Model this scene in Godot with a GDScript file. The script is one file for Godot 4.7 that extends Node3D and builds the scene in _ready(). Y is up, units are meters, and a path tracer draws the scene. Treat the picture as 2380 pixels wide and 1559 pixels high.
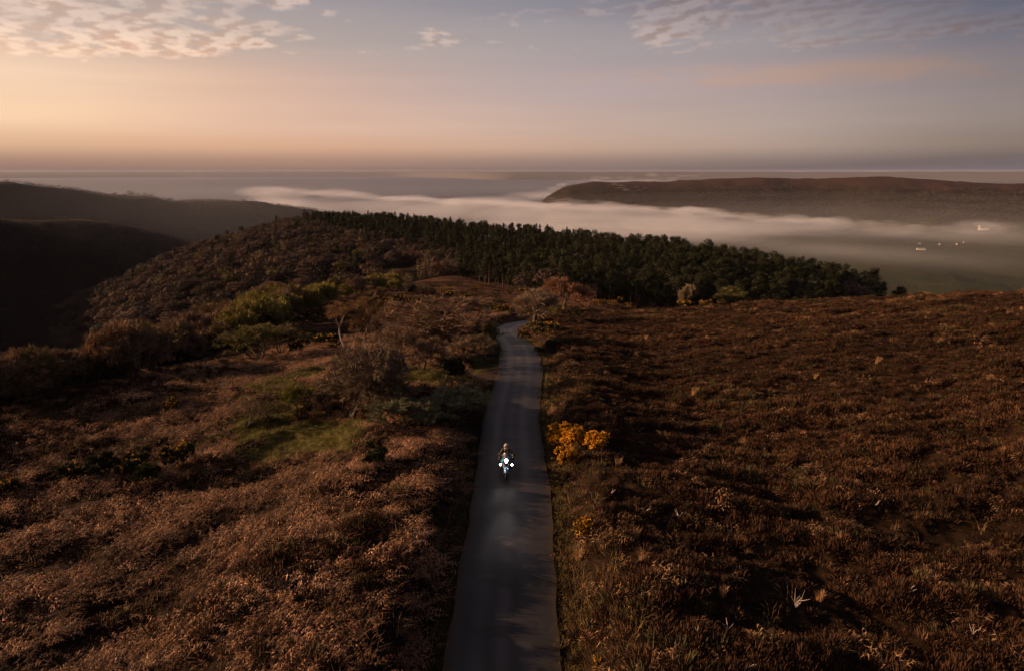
extends Node3D
# A lane over heather moor at sunset: one motorcycle, thorn trees, gorse, a pine wood, mist in the vale, the sea behind.

const LENS := 1587.0      # focal length for a picture 2379 wide, which all sight lines below use
const MID := Vector2(1189.5, 779.5)
const PITCH := 0.23562    # camera looks 13.5 degrees down
const EYE := 300.0        # camera height above the sea
const SUN_TURN := -80.0
const SUN_HIGH := 13.5

var used := {}
var grain := FastNoiseLite.new()
var lumps := FastNoiseLite.new()
var broad := FastNoiseLite.new()
var cells := FastNoiseLite.new()
var column_far := []      # per 0.25 degree: log distances, heights, slopes of the ground profile
var column_high := []
var column_slope := []
var lane_z := PackedFloat32Array()
var lane_x := PackedFloat32Array()
var lane_y := PackedFloat32Array()

# ---------------------------------------------------------------- small helpers
func rgb(r: float, g: float, b: float) -> Color:
	return Color(r, g, b)

func numbered(called: String) -> String:
	var n: int = used.get(called, 0)
	used[called] = n + 1
	return called if n == 0 else "%s_%03d" % [called, n]

func tag(o: Node, label: String, category: String, group := "", kind := "") -> void:
	o.set_meta("label", label)
	o.set_meta("category", category)
	if group != "":
		o.set_meta("group", group)
	if kind != "":
		o.set_meta("kind", kind)

func mat(c: Color, rough := 0.9, metal := 0.0, spec := 0.5) -> StandardMaterial3D:
	var m := StandardMaterial3D.new()
	m.albedo_color = c.linear_to_srgb()
	m.roughness = rough
	m.metallic = metal
	m.metallic_specular = spec
	return m

func tinted(rough := 0.95, spec := 0.2, through := 0.0) -> StandardMaterial3D:
	var m := StandardMaterial3D.new()
	m.vertex_color_use_as_albedo = true
	m.roughness = rough
	m.metallic_specular = spec
	m.cull_mode = BaseMaterial3D.CULL_DISABLED
	if through > 0.0:
		m.backlight_enabled = true
		m.backlight = Color(through, through, through).linear_to_srgb()
	return m

func sight(x: float, y: float) -> Vector3:
	var up := MID.y - y
	return Vector3(x - MID.x, up * cos(PITCH) - LENS * sin(PITCH), -LENS * cos(PITCH) - up * sin(PITCH))

func spot(x: float, y: float, far: float) -> Vector3:
	var d := sight(x, y)
	var k := far / Vector2(d.x, d.z).length()
	return Vector3(d.x * k, EYE + d.y * k, d.z * k)

# where a sight line meets the ground
func ground_at(x: float, y: float, start := 9.0) -> Vector3:
	var d := sight(x, y)
	var flat := Vector2(d.x, d.z).length()
	d /= flat
	var last := start
	var far := start
	while far < 7000.0:
		if EYE + d.y * far < height(d.x * far, d.z * far):
			for i in 12:
				var m := (last + far) * 0.5
				if EYE + d.y * m < height(d.x * m, d.z * m):
					far = m
				else:
					last = m
			break
		last = far
		far *= 1.012
	return Vector3(d.x * far, height(d.x * far, d.z * far), d.z * far)

func metres(px: float, at: Vector3) -> float:
	var depth := -at.z * cos(PITCH) + (EYE - at.y) * sin(PITCH)
	return px * depth / LENS

func on_picture(p: Vector3) -> Vector2:
	var v := p - Vector3(0, EYE, 0)
	var fwd := -v.z * cos(PITCH) - v.y * sin(PITCH)
	var up := v.y * cos(PITCH) - v.z * sin(PITCH)
	if fwd < 1.0:
		return Vector2(-9999, -9999)
	return Vector2(MID.x + v.x / fwd * LENS, MID.y - up / fwd * LENS)

# ---------------------------------------------------------------- smooth curves through points, without overshoot
func slopes_of(xs: PackedFloat32Array, ys: PackedFloat32Array) -> PackedFloat32Array:
	var n := xs.size()
	var m := PackedFloat32Array()
	m.resize(n)
	var s := PackedFloat32Array()
	for i in n - 1:
		s.append((ys[i + 1] - ys[i]) / maxf(xs[i + 1] - xs[i], 1e-6))
	m[0] = s[0]
	m[n - 1] = s[n - 2]
	for i in range(1, n - 1):
		var a := s[i - 1]
		var b := s[i]
		m[i] = 0.0 if a * b <= 0.0 else 2.0 * a * b / (a + b)
	return m

func along(xs: PackedFloat32Array, ys: PackedFloat32Array, ms: PackedFloat32Array, x: float) -> float:
	var n := xs.size()
	if x <= xs[0]:
		return ys[0]
	if x >= xs[n - 1]:
		return ys[n - 1]
	var lo := 0
	var hi := n - 1
	while hi - lo > 1:
		var md := (lo + hi) >> 1
		if xs[md] > x:
			hi = md
		else:
			lo = md
	var w := xs[hi] - xs[lo]
	var t := (x - xs[lo]) / w
	var t2 := t * t
	var t3 := t2 * t
	return (2 * t3 - 3 * t2 + 1) * ys[lo] + (t3 - 2 * t2 + t) * w * ms[lo] + (3 * t2 - 2 * t3) * ys[hi] + (t3 - t2) * w * ms[hi]

# ---------------------------------------------------------------- the lie of the land
# Each layer is a line across the country: [x of a sight line, y of it (or minus the fall below the camera), distance].
func survey() -> Array:
	return [
		[[-400, -17.2, 9], [1190, -16.5, 9], [2800, -16.0, 9]],
		[[-400, -17.6, 30], [0, -17.3, 30], [1190, -16.6, 30], [2379, -15.8, 30], [2800, -15.6, 30]],
		[[-400, -18.0, 52], [0, -17.6, 52], [300, -17.3, 52], [600, -17.0, 53], [850, -16.7, 53], [1190, 912, 54], [1500, 885, 58], [1800, 850, 62], [2379, 800, 66], [2800, 790, 66]],
		[[-400, 960, 60], [0, 925, 63], [300, 890, 67], [600, 852, 74], [850, 822, 80], [1000, 815, 80], [1180, 805, 80], [1300, 770, 94], [1500, 727, 112], [1800, 703, 120], [2100, 691, 118], [2379, 683, 115], [2800, 678, 112]],
		[[-400, 950, 68], [0, 922, 71], [300, 874, 86], [450, 838, 105], [600, 792, 125], [850, 755, 145], [1000, 740, 150], [1180, 737, 148], [1300, 722, 150], [1500, -34, 160], [1800, -40, 170], [2100, -42, 170], [2379, -42, 170], [2800, -42, 170]],
		[[-400, 946, 76], [0, 918, 80], [150, 888, 95], [300, 852, 110], [450, 793, 150], [600, 732, 210], [750, 700, 250], [900, 668, 300], [1050, 649, 350], [1180, 680, 290], [1350, 701, 240], [1500, -52, 260], [1800, -62, 280], [2100, -75, 300], [2379, -90, 320], [2800, -100, 320]],
		[[-400, -150, 250], [0, -165, 260], [300, -160, 310], [450, -145, 340], [600, -122, 370], [750, -100, 400], [900, -78, 420], [1050, -66, 430], [1180, -62, 420], [1500, -60, 360], [1800, -66, 370], [2100, -85, 380], [2379, -140, 450], [2800, -150, 450]],
		[[-400, -210, 600], [0, -205, 600], [150, -165, 560], [300, 790, 500], [450, 700, 520], [600, 640, 540], [720, 610, 540], [900, 592, 540], [1050, 600, 510], [1180, 612, 480], [1500, -60, 430], [1700, -63, 410], [1900, -66, 400], [2100, -84, 410], [2379, -190, 600], [2800, -200, 620]],
		[[-400, -95, 800], [0, -222, 780], [150, 735, 720], [300, 655, 690], [450, 592, 740], [600, 544, 780], [720, 520, 800], [900, 531, 720], [1050, 543, 660], [1180, 557, 600], [1500, 594, 500], [1700, 627, 455], [1900, 666, 430], [2050, 696, 430], [2150, -86, 450], [2379, -235, 800], [2800, -240, 820]],
		[[-400, -6, 1000], [0, -230, 1000], [300, -200, 930], [450, -180, 960], [600, -160, 1000], [900, -120, 1000], [1180, -140, 920], [1500, -200, 900], [1800, -240, 900], [2100, -255, 900], [2379, -258, 1050], [2800, -258, 1050]],
		[[-400, 412, 1350], [0, 505, 1350], [150, 508, 1350], [300, 531, 1350], [430, 561, 1350], [600, -200, 1400], [900, -235, 1500], [1180, -255, 1500], [1500, -268, 1500], [2800, -268, 1500]],
		[[-400, -60, 1550], [0, -112, 1550], [300, -140, 1600], [600, -180, 1700], [900, -275, 2000], [1180, -276, 2100], [2800, -272, 2200]],
		[[-400, 410, 1850], [0, 425, 1900], [100, 436, 1920], [250, 453, 1980], [340, 458, 2020], [400, 468, 2060], [500, 467, 2120], [600, 470, 2200], [700, 483, 2300], [770, 497, 2400], [850, -230, 2450], [1000, -290, 2550], [1180, -285, 2700], [1400, -278, 2800], [2800, -274, 2900]],
		[[-400, -200, 2700], [400, -240, 2700], [770, -300, 2900], [1000, -306, 3200], [1230, -306, 3700], [1350, -290, 3750], [1600, -282, 3700], [1900, -276, 3650], [2379, -268, 3550], [2800, -265, 3500]],
		[[-400, -290, 3600], [600, -306, 3800], [1000, -308, 4000], [1240, -308, 4200], [1270, -290, 4300], [1330, -215, 4250], [1450, -190, 4200], [1700, -170, 4150], [1900, -180, 4200], [2050, -150, 4150], [2379, -150, 4100], [2800, -140, 4000]],
		[[-400, -306, 4600], [1000, -309, 4700], [1225, -308, 4750], [1265, 464, 4800], [1290, 447, 4800], [1335, 429, 4800], [1400, 423, 4800], [1500, 423, 4800], [1600, 419, 4800], [1770, 412, 4800], [1850, 416, 4800], [2030, 412, 4800], [2150, 418, 4800], [2379, 429, 4800], [2800, 436, 4800]],
		[[-400, -310, 6200], [1000, -310, 6200], [1250, -310, 6200], [2800, -310, 6500]],
	]

func lay_the_land() -> void:
	var lines := []
	for layer in survey():
		var az := PackedFloat32Array()
		var ds := PackedFloat32Array()
		var hs := PackedFloat32Array()
		var first: Array = layer[0]
		var last: Array = layer[layer.size() - 1]
		for e in layer:
			var v := sight(e[0], e[1] if e[1] > 0 else 600.0)
			var p := spot(e[0], e[1], e[2]) if e[1] > 0 else Vector3(0, EYE + e[1], 0)
			az.append(rad_to_deg(atan2(v.x, -v.z)))
			ds.append(log(float(e[2])))
			hs.append(p.y)
		# the valley is closed on the left by a hill, out of the picture, that keeps the evening sun from its floor
		var side: float = {260.0: 205.0, 600.0: 235.0, 800.0: 276.0, 1000.0: 285.0, 1350.0: 290.0, 1550.0: 288.0, 1900.0: 285.0}.get(float(layer[1][2]), -1.0)
		if side > 0.0:
			az.insert(0, -60.0)
			ds.insert(0, ds[0])
			hs.insert(0, side)
			az.insert(0, -100.0)
			ds.insert(0, ds[0])
			hs.insert(0, side)
		# behind the camera the moor simply goes on as rolling high ground
		var back := EYE - 17.0 - 6.0 * log(1.0 + float(first[2]) / 60.0)
		az.insert(0, -125.0)
		ds.insert(0, log(float(first[2]) * 0.5 + float(last[2]) * 0.5))
		hs.insert(0, back)
		az.insert(0, -181.0)
		ds.insert(0, ds[0])
		hs.insert(0, back)
		az.append(125.0)
		ds.append(ds[0])
		hs.append(back)
		az.append(181.0)
		ds.append(ds[0])
		hs.append(back)
		lines.append([az, ds, slopes_of(az, ds), hs, slopes_of(az, hs)])
	for c in 1441:
		var a := -180.0 + c * 0.25
		var us := PackedFloat32Array()
		var vs := PackedFloat32Array()
		for l in lines:
			var u := along(l[0], l[1], l[2], a)
			if us.size() and u < us[us.size() - 1] + 0.03:
				u = us[us.size() - 1] + 0.03
			us.append(u)
			vs.append(along(l[0], l[3], l[4], a))
		column_far.append(us)
		column_high.append(vs)
		column_slope.append(slopes_of(us, vs))

func bare_height(x: float, z: float) -> float:
	var a := (rad_to_deg(atan2(x, -z)) + 180.0) * 4.0
	var c := clampi(int(a), 0, 1439)
	var u := 0.5 * log(maxf(x * x + z * z, 1.0))
	var p := along(column_far[c], column_high[c], column_slope[c], u)
	var q := along(column_far[c + 1], column_high[c + 1], column_slope[c + 1], u)
	return lerpf(p, q, a - c)

func lane_index(z: float) -> int:
	return clampi(int((lane_z[0] - z) * 2.0), 0, lane_z.size() - 2)

func lane_at(z: float) -> Vector3:   # middle of the lane: x, y, and its sideways slope
	var i := lane_index(z)
	var t := clampf((lane_z[i] - z) * 2.0, 0.0, 1.0)
	return Vector3(lerpf(lane_x[i], lane_x[i + 1], t), lerpf(lane_y[i], lane_y[i + 1], t), (lane_x[i + 1] - lane_x[i]) * 2.0)

func lane_offset(x: float, z: float) -> float:   # metres to the right (plus) or left (minus) of the lane's middle
	var m := lane_at(z)
	return (x - m.x) / sqrt(1.0 + m.z * m.z)

# the grain of the moor: hummocks drawn out slantwise in the bracken, across the slope in the heather
func furrow(x: float, z: float) -> float:
	if x < lane_at(z).x:
		return lumps.get_noise_2d((x + z) * 1.5 + 40.0, (x - z) * 0.36)
	return lumps.get_noise_2d(x * 0.75 + 90.0, z * 2.2)

func height(x: float, z: float) -> float:
	var far := sqrt(x * x + z * z)
	var h := bare_height(x, z)
	if far < 170.0 and z < 12.0:
		h += furrow(x, z) * 0.3 * smoothstep(10.0, 25.0, far)
		h += grain.get_noise_2d(x, z) * 0.18 + lumps.get_noise_2d(x, z) * 0.5 * smoothstep(10.0, 30.0, far)
		if z > lane_z[lane_z.size() - 1]:
			var off := lane_offset(x, z)
			var o := absf(off)
			if o < 16.0:
				var m := lane_at(z)
				var bank := 0.0
				var edge := 2.12
				if off < 0.0:
					var gap := exp(-pow((z + 58.5) / 2.6, 2.0))   # the small lay-by
					bank = (1.5 - 1.45 * gap) * smoothstep(edge + 0.3, edge + 2.2, o) * (1.0 - smoothstep(6.0, 15.0, o))
					edge += 1.7 * gap
				else:
					bank = 1.15 * smoothstep(edge + 0.4, edge + 2.0, o) * (1.0 - smoothstep(5.0, 14.0, o))
				h = lerpf(m.y - 0.06, h + bank, smoothstep(edge - 0.1, edge + 2.6, o))
		return h
	var rough := minf(far * 0.006, 9.0)
	return h + broad.get_noise_2d(x, z) * rough * smoothstep(170.0, 320.0, far) * smoothstep(8.0, 45.0, h) + lumps.get_noise_2d(x, z) * 0.4 * smoothstep(10.0, 45.0, h)

func lay_the_lane() -> void:
	var zs := PackedFloat32Array()
	var xs := PackedFloat32Array()
	var ys := PackedFloat32Array()
	for e in [[1196, -16.6, 165.0], [1300, 742, 146.0], [1262, 745, 138.0], [1226, 748, 130.0], [1190, 756, 118.0], [1173, 769, 105.0], [1186, 786, 92.0], [1199, 802, 80.0], [1206, 822, 68.5], [1209, 860, 59.0], [1201, 900, 53.5], [1186, 1000, 43.5], [1188, 1115, 34.7], [1181, 1300, 26.4], [1168, 1559, 20.0]]:
		if e[1] < 0:
			continue
		var p := spot(e[0], e[1], e[2])
		zs.append(p.z)
		xs.append(p.x)
		ys.append(p.y)
	zs.append(0.0)
	xs.append(-0.25)
	ys.append(283.6)
	zs.append(40.0)
	xs.append(0.3)
	ys.append(283.9)
	zs[0] = minf(zs[0], zs[1] - 6.0)
	var mx := slopes_of(zs, xs)
	var my := slopes_of(zs, ys)
	var z := 12.0
	while z > zs[0]:
		lane_z.append(z)
		lane_x.append(along(zs, xs, mx, z))
		lane_y.append(along(zs, ys, my, z))
		z -= 0.5

# ---------------------------------------------------------------- sky, sun, camera
func make_sky() -> ImageTexture:
	var wide := 4096
	var tall := 2048
	# colour of the clear air by bearing from the camera's axis (degrees) and by height above the horizon, as seen (sRGB)
	var turns := PackedFloat32Array([-180.0, -130.0, -80.0, -37.0, -19.0, 0.0, 19.0, 37.0, 90.0, 180.0])
	var ups := PackedFloat32Array([0.0, 0.55, 1.9, 3.5, 6.5, 9.6, 12.7, 25.0, 50.0, 90.0])
	var seen := [
		[[76, 73, 82], [93, 87, 95], [120, 110, 112], [124, 114, 116], [118, 112, 118], [108, 106, 118], [98, 100, 116], [80, 88, 112], [68, 75, 96], [62, 67, 86]],
		[[123, 99, 91], [151, 119, 105], [198, 154, 126], [208, 168, 138], [190, 160, 146], [168, 150, 148], [150, 140, 148], [112, 112, 130], [82, 90, 116], [62, 67, 86]],
		[[156, 125, 107], [191, 150, 122], [250, 200, 156], [255, 222, 180], [255, 216, 178], [236, 196, 166], [206, 178, 164], [142, 134, 142], [92, 98, 120], [62, 67, 86]],
		[[133, 108, 98], [162, 128, 112], [224, 180, 146], [250, 210, 172], [248, 212, 182], [194, 176, 166], [166, 155, 153], [116, 116, 132], [84, 92, 116], [62, 67, 86]],
		[[134, 109, 99], [164, 130, 114], [216, 170, 140], [226, 186, 162], [218, 182, 162], [180, 165, 158], [160, 151, 154], [106, 108, 128], [80, 88, 114], [62, 67, 86]],
		[[123, 105, 100], [151, 125, 114], [200, 164, 142], [204, 174, 158], [186, 166, 162], [170, 159, 158], [143, 139, 148], [96, 100, 124], [76, 86, 112], [62, 67, 86]],
		[[106, 95, 94], [131, 113, 108], [176, 152, 138], [180, 160, 150], [168, 152, 152], [153, 145, 148], [117, 115, 128], [86, 92, 118], [72, 82, 110], [62, 67, 86]],
		[[83, 76, 80], [102, 91, 91], [136, 120, 110], [146, 132, 126], [134, 124, 126], [104, 106, 120], [78, 84, 106], [72, 82, 108], [66, 73, 92], [62, 67, 86]],
		[[73, 71, 80], [89, 84, 91], [116, 108, 110], [120, 112, 114], [112, 108, 116], [98, 100, 116], [86, 92, 112], [74, 84, 110], [66, 73, 92], [62, 67, 86]],
		[[76, 73, 82], [93, 87, 95], [120, 110, 112], [124, 114, 116], [118, 112, 118], [108, 106, 118], [98, 100, 116], [80, 88, 112], [68, 75, 96], [62, 67, 86]],
	]
	var tables := []          # [height][bearing column] colours, linear
	for j in ups.size():
		var rows := []
		for k in 3:
			var ys := PackedFloat32Array()
			for i in turns.size():
				ys.append(pow(float(seen[i][j][k]) / 255.0, 2.2))
			rows.append([ys, slopes_of(turns, ys)])
		var line := PackedVector3Array()
		line.resize(wide)
		for col in wide:
			var az := (col + 0.5) * 360.0 / wide
			if az > 180.0:
				az -= 360.0
			line[col] = Vector3(along(turns, rows[0][0], rows[0][1], az), along(turns, rows[1][0], rows[1][1], az), along(turns, rows[2][0], rows[2][1], az))
		tables.append(line)
	var puff := FastNoiseLite.new()
	puff.seed = 5
	puff.noise_type = FastNoiseLite.TYPE_SIMPLEX_SMOOTH
	puff.fractal_octaves = 4
	puff.frequency = 1.5
	puff.domain_warp_enabled = true
	puff.domain_warp_amplitude = 0.35
	puff.domain_warp_frequency = 0.9
	var veil := FastNoiseLite.new()
	veil.seed = 11
	veil.noise_type = FastNoiseLite.TYPE_SIMPLEX_SMOOTH
	veil.fractal_octaves = 4
	veil.frequency = 0.5
	var data := PackedFloat32Array()
	var mean := Vector3.ZERO
	var line_now := PackedFloat32Array()
	line_now.resize(wide * 3)
	for row in range(0, tall / 2):
		var up := 90.0 - (row + 0.5) * 180.0 / tall
		var step := 1 if up < 17.0 else 8
		if step == 8 and row % 8 != 0:
			data.append_array(line_now)
			continue
		# the row's curves over bearing
		var j := 0
		while j < ups.size() - 2 and ups[j + 1] < up:
			j += 1
		var t := clampf((up - ups[j]) / (ups[j + 1] - ups[j]), 0.0, 1.0)
		t = t * t * (3.0 - 2.0 * t) * 0.4 + t * 0.6
		var rise := sin(deg_to_rad(up))
		for col in range(0, wide, step):
			var az := (col + 0.5) * 360.0 / wide
			if az > 180.0:
				az -= 360.0
			var c := Vector3.ZERO
			c = (tables[j][col] as Vector3).lerp(tables[j + 1][col], t)
			var reach := cos(deg_to_rad(up)) / (rise + 0.03)
			var px := sin(deg_to_rad(az)) * reach
			var pz := -cos(deg_to_rad(az)) * reach
			# high cloud: small lit puffs with greyer bodies, in a few fields, and thin veils lower down
			var left := smoothstep(-13.5, -24.0, az + (up - 11.0) * 0.8) * smoothstep(7.0, 7.9, up - (az + 36.0) * 0.06 + veil.get_noise_2d(az * 0.3, 9.0) * 0.9)
			var right := smoothstep(5.5, 14.0, az + (up - 10.0) * 0.6) * smoothstep(9.2, 10.2, up + (az - 10.0) * 0.055 + veil.get_noise_2d(az * 0.2, 4.0) * 1.2)
			var scraps := 0.1 * smoothstep(8.4, 9.6, up) * smoothstep(12.4, 11.0, up) * (1.0 - left)
			var above := smoothstep(13.0, 18.0, up) * 0.55
			var share := maxf(maxf(left, right), maxf(scraps, above))
			if share > 0.02:
				var n := puff.get_noise_2d(px, pz)
				var fine := puff.get_noise_2d(px * 2.7 + 9.0, pz * 2.7)
				var body := smoothstep(0.62 - share * 0.69, 0.98 - share * 0.58, n * 0.75 + fine * 0.42 + 0.42)
				var lit := clampf(0.6 + (fine - puff.get_noise_2d((px + 0.06) * 2.7 + 9.0, (pz - 0.03) * 2.7)) * 2.6 + n * 0.25, 0.0, 1.0)
				var warm := Vector3(c.x, c.y, c.z) * 1.05 + Vector3(0.46, 0.29, 0.18) * clampf(1.0 - (az + 40.0) / 80.0, 0.11, 1.0)
				var sunward := clampf(1.0 - (az + 40.0) / 55.0, 0.0, 1.0)
				var grey := Vector3(c.x * 0.96 + 0.03, c.y * 0.80 + 0.015, c.z * 0.70 + 0.01) + Vector3(0.13, 0.085, 0.05) * sunward
				var thin := 0.62 + 0.5 * veil.get_noise_2d(px * 1.3 + 7.0, pz * 1.3)
				lit *= lerpf(1.0, 0.75, smoothstep(5.0, 30.0, az))
				c = c.lerp(grey.lerp(warm, lit), body * clampf(thin, 0.35, 0.92))
			var low := smoothstep(2.0, 9.0, az) * smoothstep(5.7, 6.5, up) * smoothstep(8.3, 7.2, up)
			if low > 0.01:
				var v := smoothstep(-0.25, 0.45, veil.get_noise_2d(px * 0.55, pz * 0.55 + 30.0) + 0.35 * puff.get_noise_2d(px * 1.4, pz * 1.4))
				c = c.lerp(Vector3(c.x * 1.08 + 0.04, c.y * 0.98 + 0.01, c.z * 0.84), v * low * 0.95)
			c *= 1.0 + 0.05 * veil.get_noise_2d(az * 0.06, up * 0.9)
			for s in step:
				var at := (col + s) * 3
				line_now[at] = c.x
				line_now[at + 1] = c.y
				line_now[at + 2] = c.z
			if row > tall / 2 - 8:
				mean += c * step
		data.append_array(line_now)
	mean /= wide * 7.0 / 0.42
	for i in wide:
		line_now[i * 3] = mean.x
		line_now[i * 3 + 1] = mean.y
		line_now[i * 3 + 2] = mean.z
	for row in range(tall / 2, tall):
		data.append_array(line_now)
	return ImageTexture.create_from_image(Image.create_from_data(wide, tall, false, Image.FORMAT_RGBF, data.to_byte_array()))

func _ready() -> void:
	# --- camera, sky, sun, exposure
	var eye := Camera3D.new()
	eye.name = "camera"
	eye.fov = rad_to_deg(2.0 * atan(MID.y / LENS))
	eye.near = 0.5
	eye.far = 90000.0
	eye.position = Vector3(0, EYE, 0)
	eye.rotation.x = -PITCH
	add_child(eye)
	eye.current = true
	var air := Environment.new()
	air.background_mode = Environment.BG_SKY
	air.sky = Sky.new()
	var dome := PanoramaSkyMaterial.new()
	dome.panorama = make_sky()
	air.sky.sky_material = dome
	air.tonemap_mode = Environment.TONE_MAPPER_LINEAR
	air.tonemap_exposure = 2.0
	air.background_energy_multiplier = 0.5
	air.sdfgi_enabled = true
	air.ssao_enabled = true
	air.ssil_enabled = true
	air.fog_enabled = true
	air.fog_density = 0.000008
	air.fog_light_color = Color(0.86, 0.88, 1.0)
	air.volumetric_fog_enabled = true
	air.volumetric_fog_density = 0.0
	var around := WorldEnvironment.new()
	around.name = "environment"
	around.environment = air
	add_child(around)
	var sun := DirectionalLight3D.new()
	sun.name = "sun"
	var a := deg_to_rad(SUN_TURN)
	var e := deg_to_rad(SUN_HIGH)
	sun.basis = Basis.looking_at(-Vector3(sin(a) * cos(e), sin(e), -cos(a) * cos(e)))
	sun.light_color = Color(1.0, 0.8, 0.62)
	sun.light_energy = 1.6
	sun.light_angular_distance = 0.6
	sun.shadow_enabled = true
	add_child(sun)

	# --- the land
	grain.seed = 3
	grain.frequency = 0.75
	grain.fractal_octaves = 2
	lumps.seed = 8
	lumps.frequency = 0.16
	lumps.fractal_octaves = 3
	broad.seed = 21
	broad.frequency = 0.0045
	broad.fractal_octaves = 4
	cells.seed = 4
	cells.noise_type = FastNoiseLite.TYPE_CELLULAR
	cells.cellular_return_type = FastNoiseLite.RETURN_CELL_VALUE
	cells.frequency = 0.0058
	cells.domain_warp_enabled = true
	cells.domain_warp_amplitude = 40.0
	cells.domain_warp_frequency = 0.004
	lay_the_land()
	lay_the_lane()
	print("survey done ", Time.get_ticks_msec())
	build_land()
	build_lane()
	build_sea()
	print("land done ", Time.get_ticks_msec())
	build_mist()
	build_woods()
	print("woods done ", Time.get_ticks_msec())
	build_moor()
	print("moor done ", Time.get_ticks_msec())
	build_trees()
	build_houses()
	build_motorcycle()
	build_rider()
	print("all done ", Time.get_ticks_msec())

# ---------------------------------------------------------------- land, lane, sea, mist
func land_colour(x: float, z: float, h: float, far: float, rng_tone: float) -> Color:
	var n := broad.get_noise_2d(x * 3.0, z * 3.0)
	if far < 380.0 and h > 215.0:
		var moor := Color(0.017, 0.0105, 0.0065).lerp(Color(0.03, 0.018, 0.011), clampf(0.5 + rng_tone, 0.0, 1.0))
		if far > 125.0 and n > 0.0:
			moor = moor.lerp(Color(0.085, 0.05, 0.034), clampf(n * 2.5, 0.0, 1.0))
		var bay := 1.0 - Vector2((x - lane_at(-58.5).x + 2.6) / 2.6, (z + 58.5) / 2.9).length() + grain.get_noise_2d(x * 1.3, z * 1.3) * 0.5
		if bay > 0.0 and far < 70.0:
			moor = moor.lerp(Color(0.075, 0.048, 0.038), clampf(bay * 4.0, 0.0, 1.0))   # the trodden earth of the lay-by
		var g := grassy(x, z)
		if g > 0.0:
			moor = moor.lerp(Color(0.085, 0.078, 0.022), g)
		return moor
	if h < 75.0 and far > 1250.0 and x > -200.0 * far / 2000.0:
		var v := cells.get_noise_2d(x, z) * 0.5 + 0.5
		var field := Color(0.040, 0.050, 0.024).lerp(Color(0.08, 0.082, 0.042), v)
		if v > 0.86:
			field = Color(0.085, 0.06, 0.035)
		elif v < 0.12:
			field = Color(0.03, 0.035, 0.02)
		return field
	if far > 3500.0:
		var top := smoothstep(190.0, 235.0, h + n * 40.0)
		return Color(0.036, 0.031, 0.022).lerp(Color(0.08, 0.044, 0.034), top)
	return Color(0.020, 0.014, 0.010).lerp(Color(0.032, 0.022, 0.015), clampf(0.5 + n, 0.0, 1.0))

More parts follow.
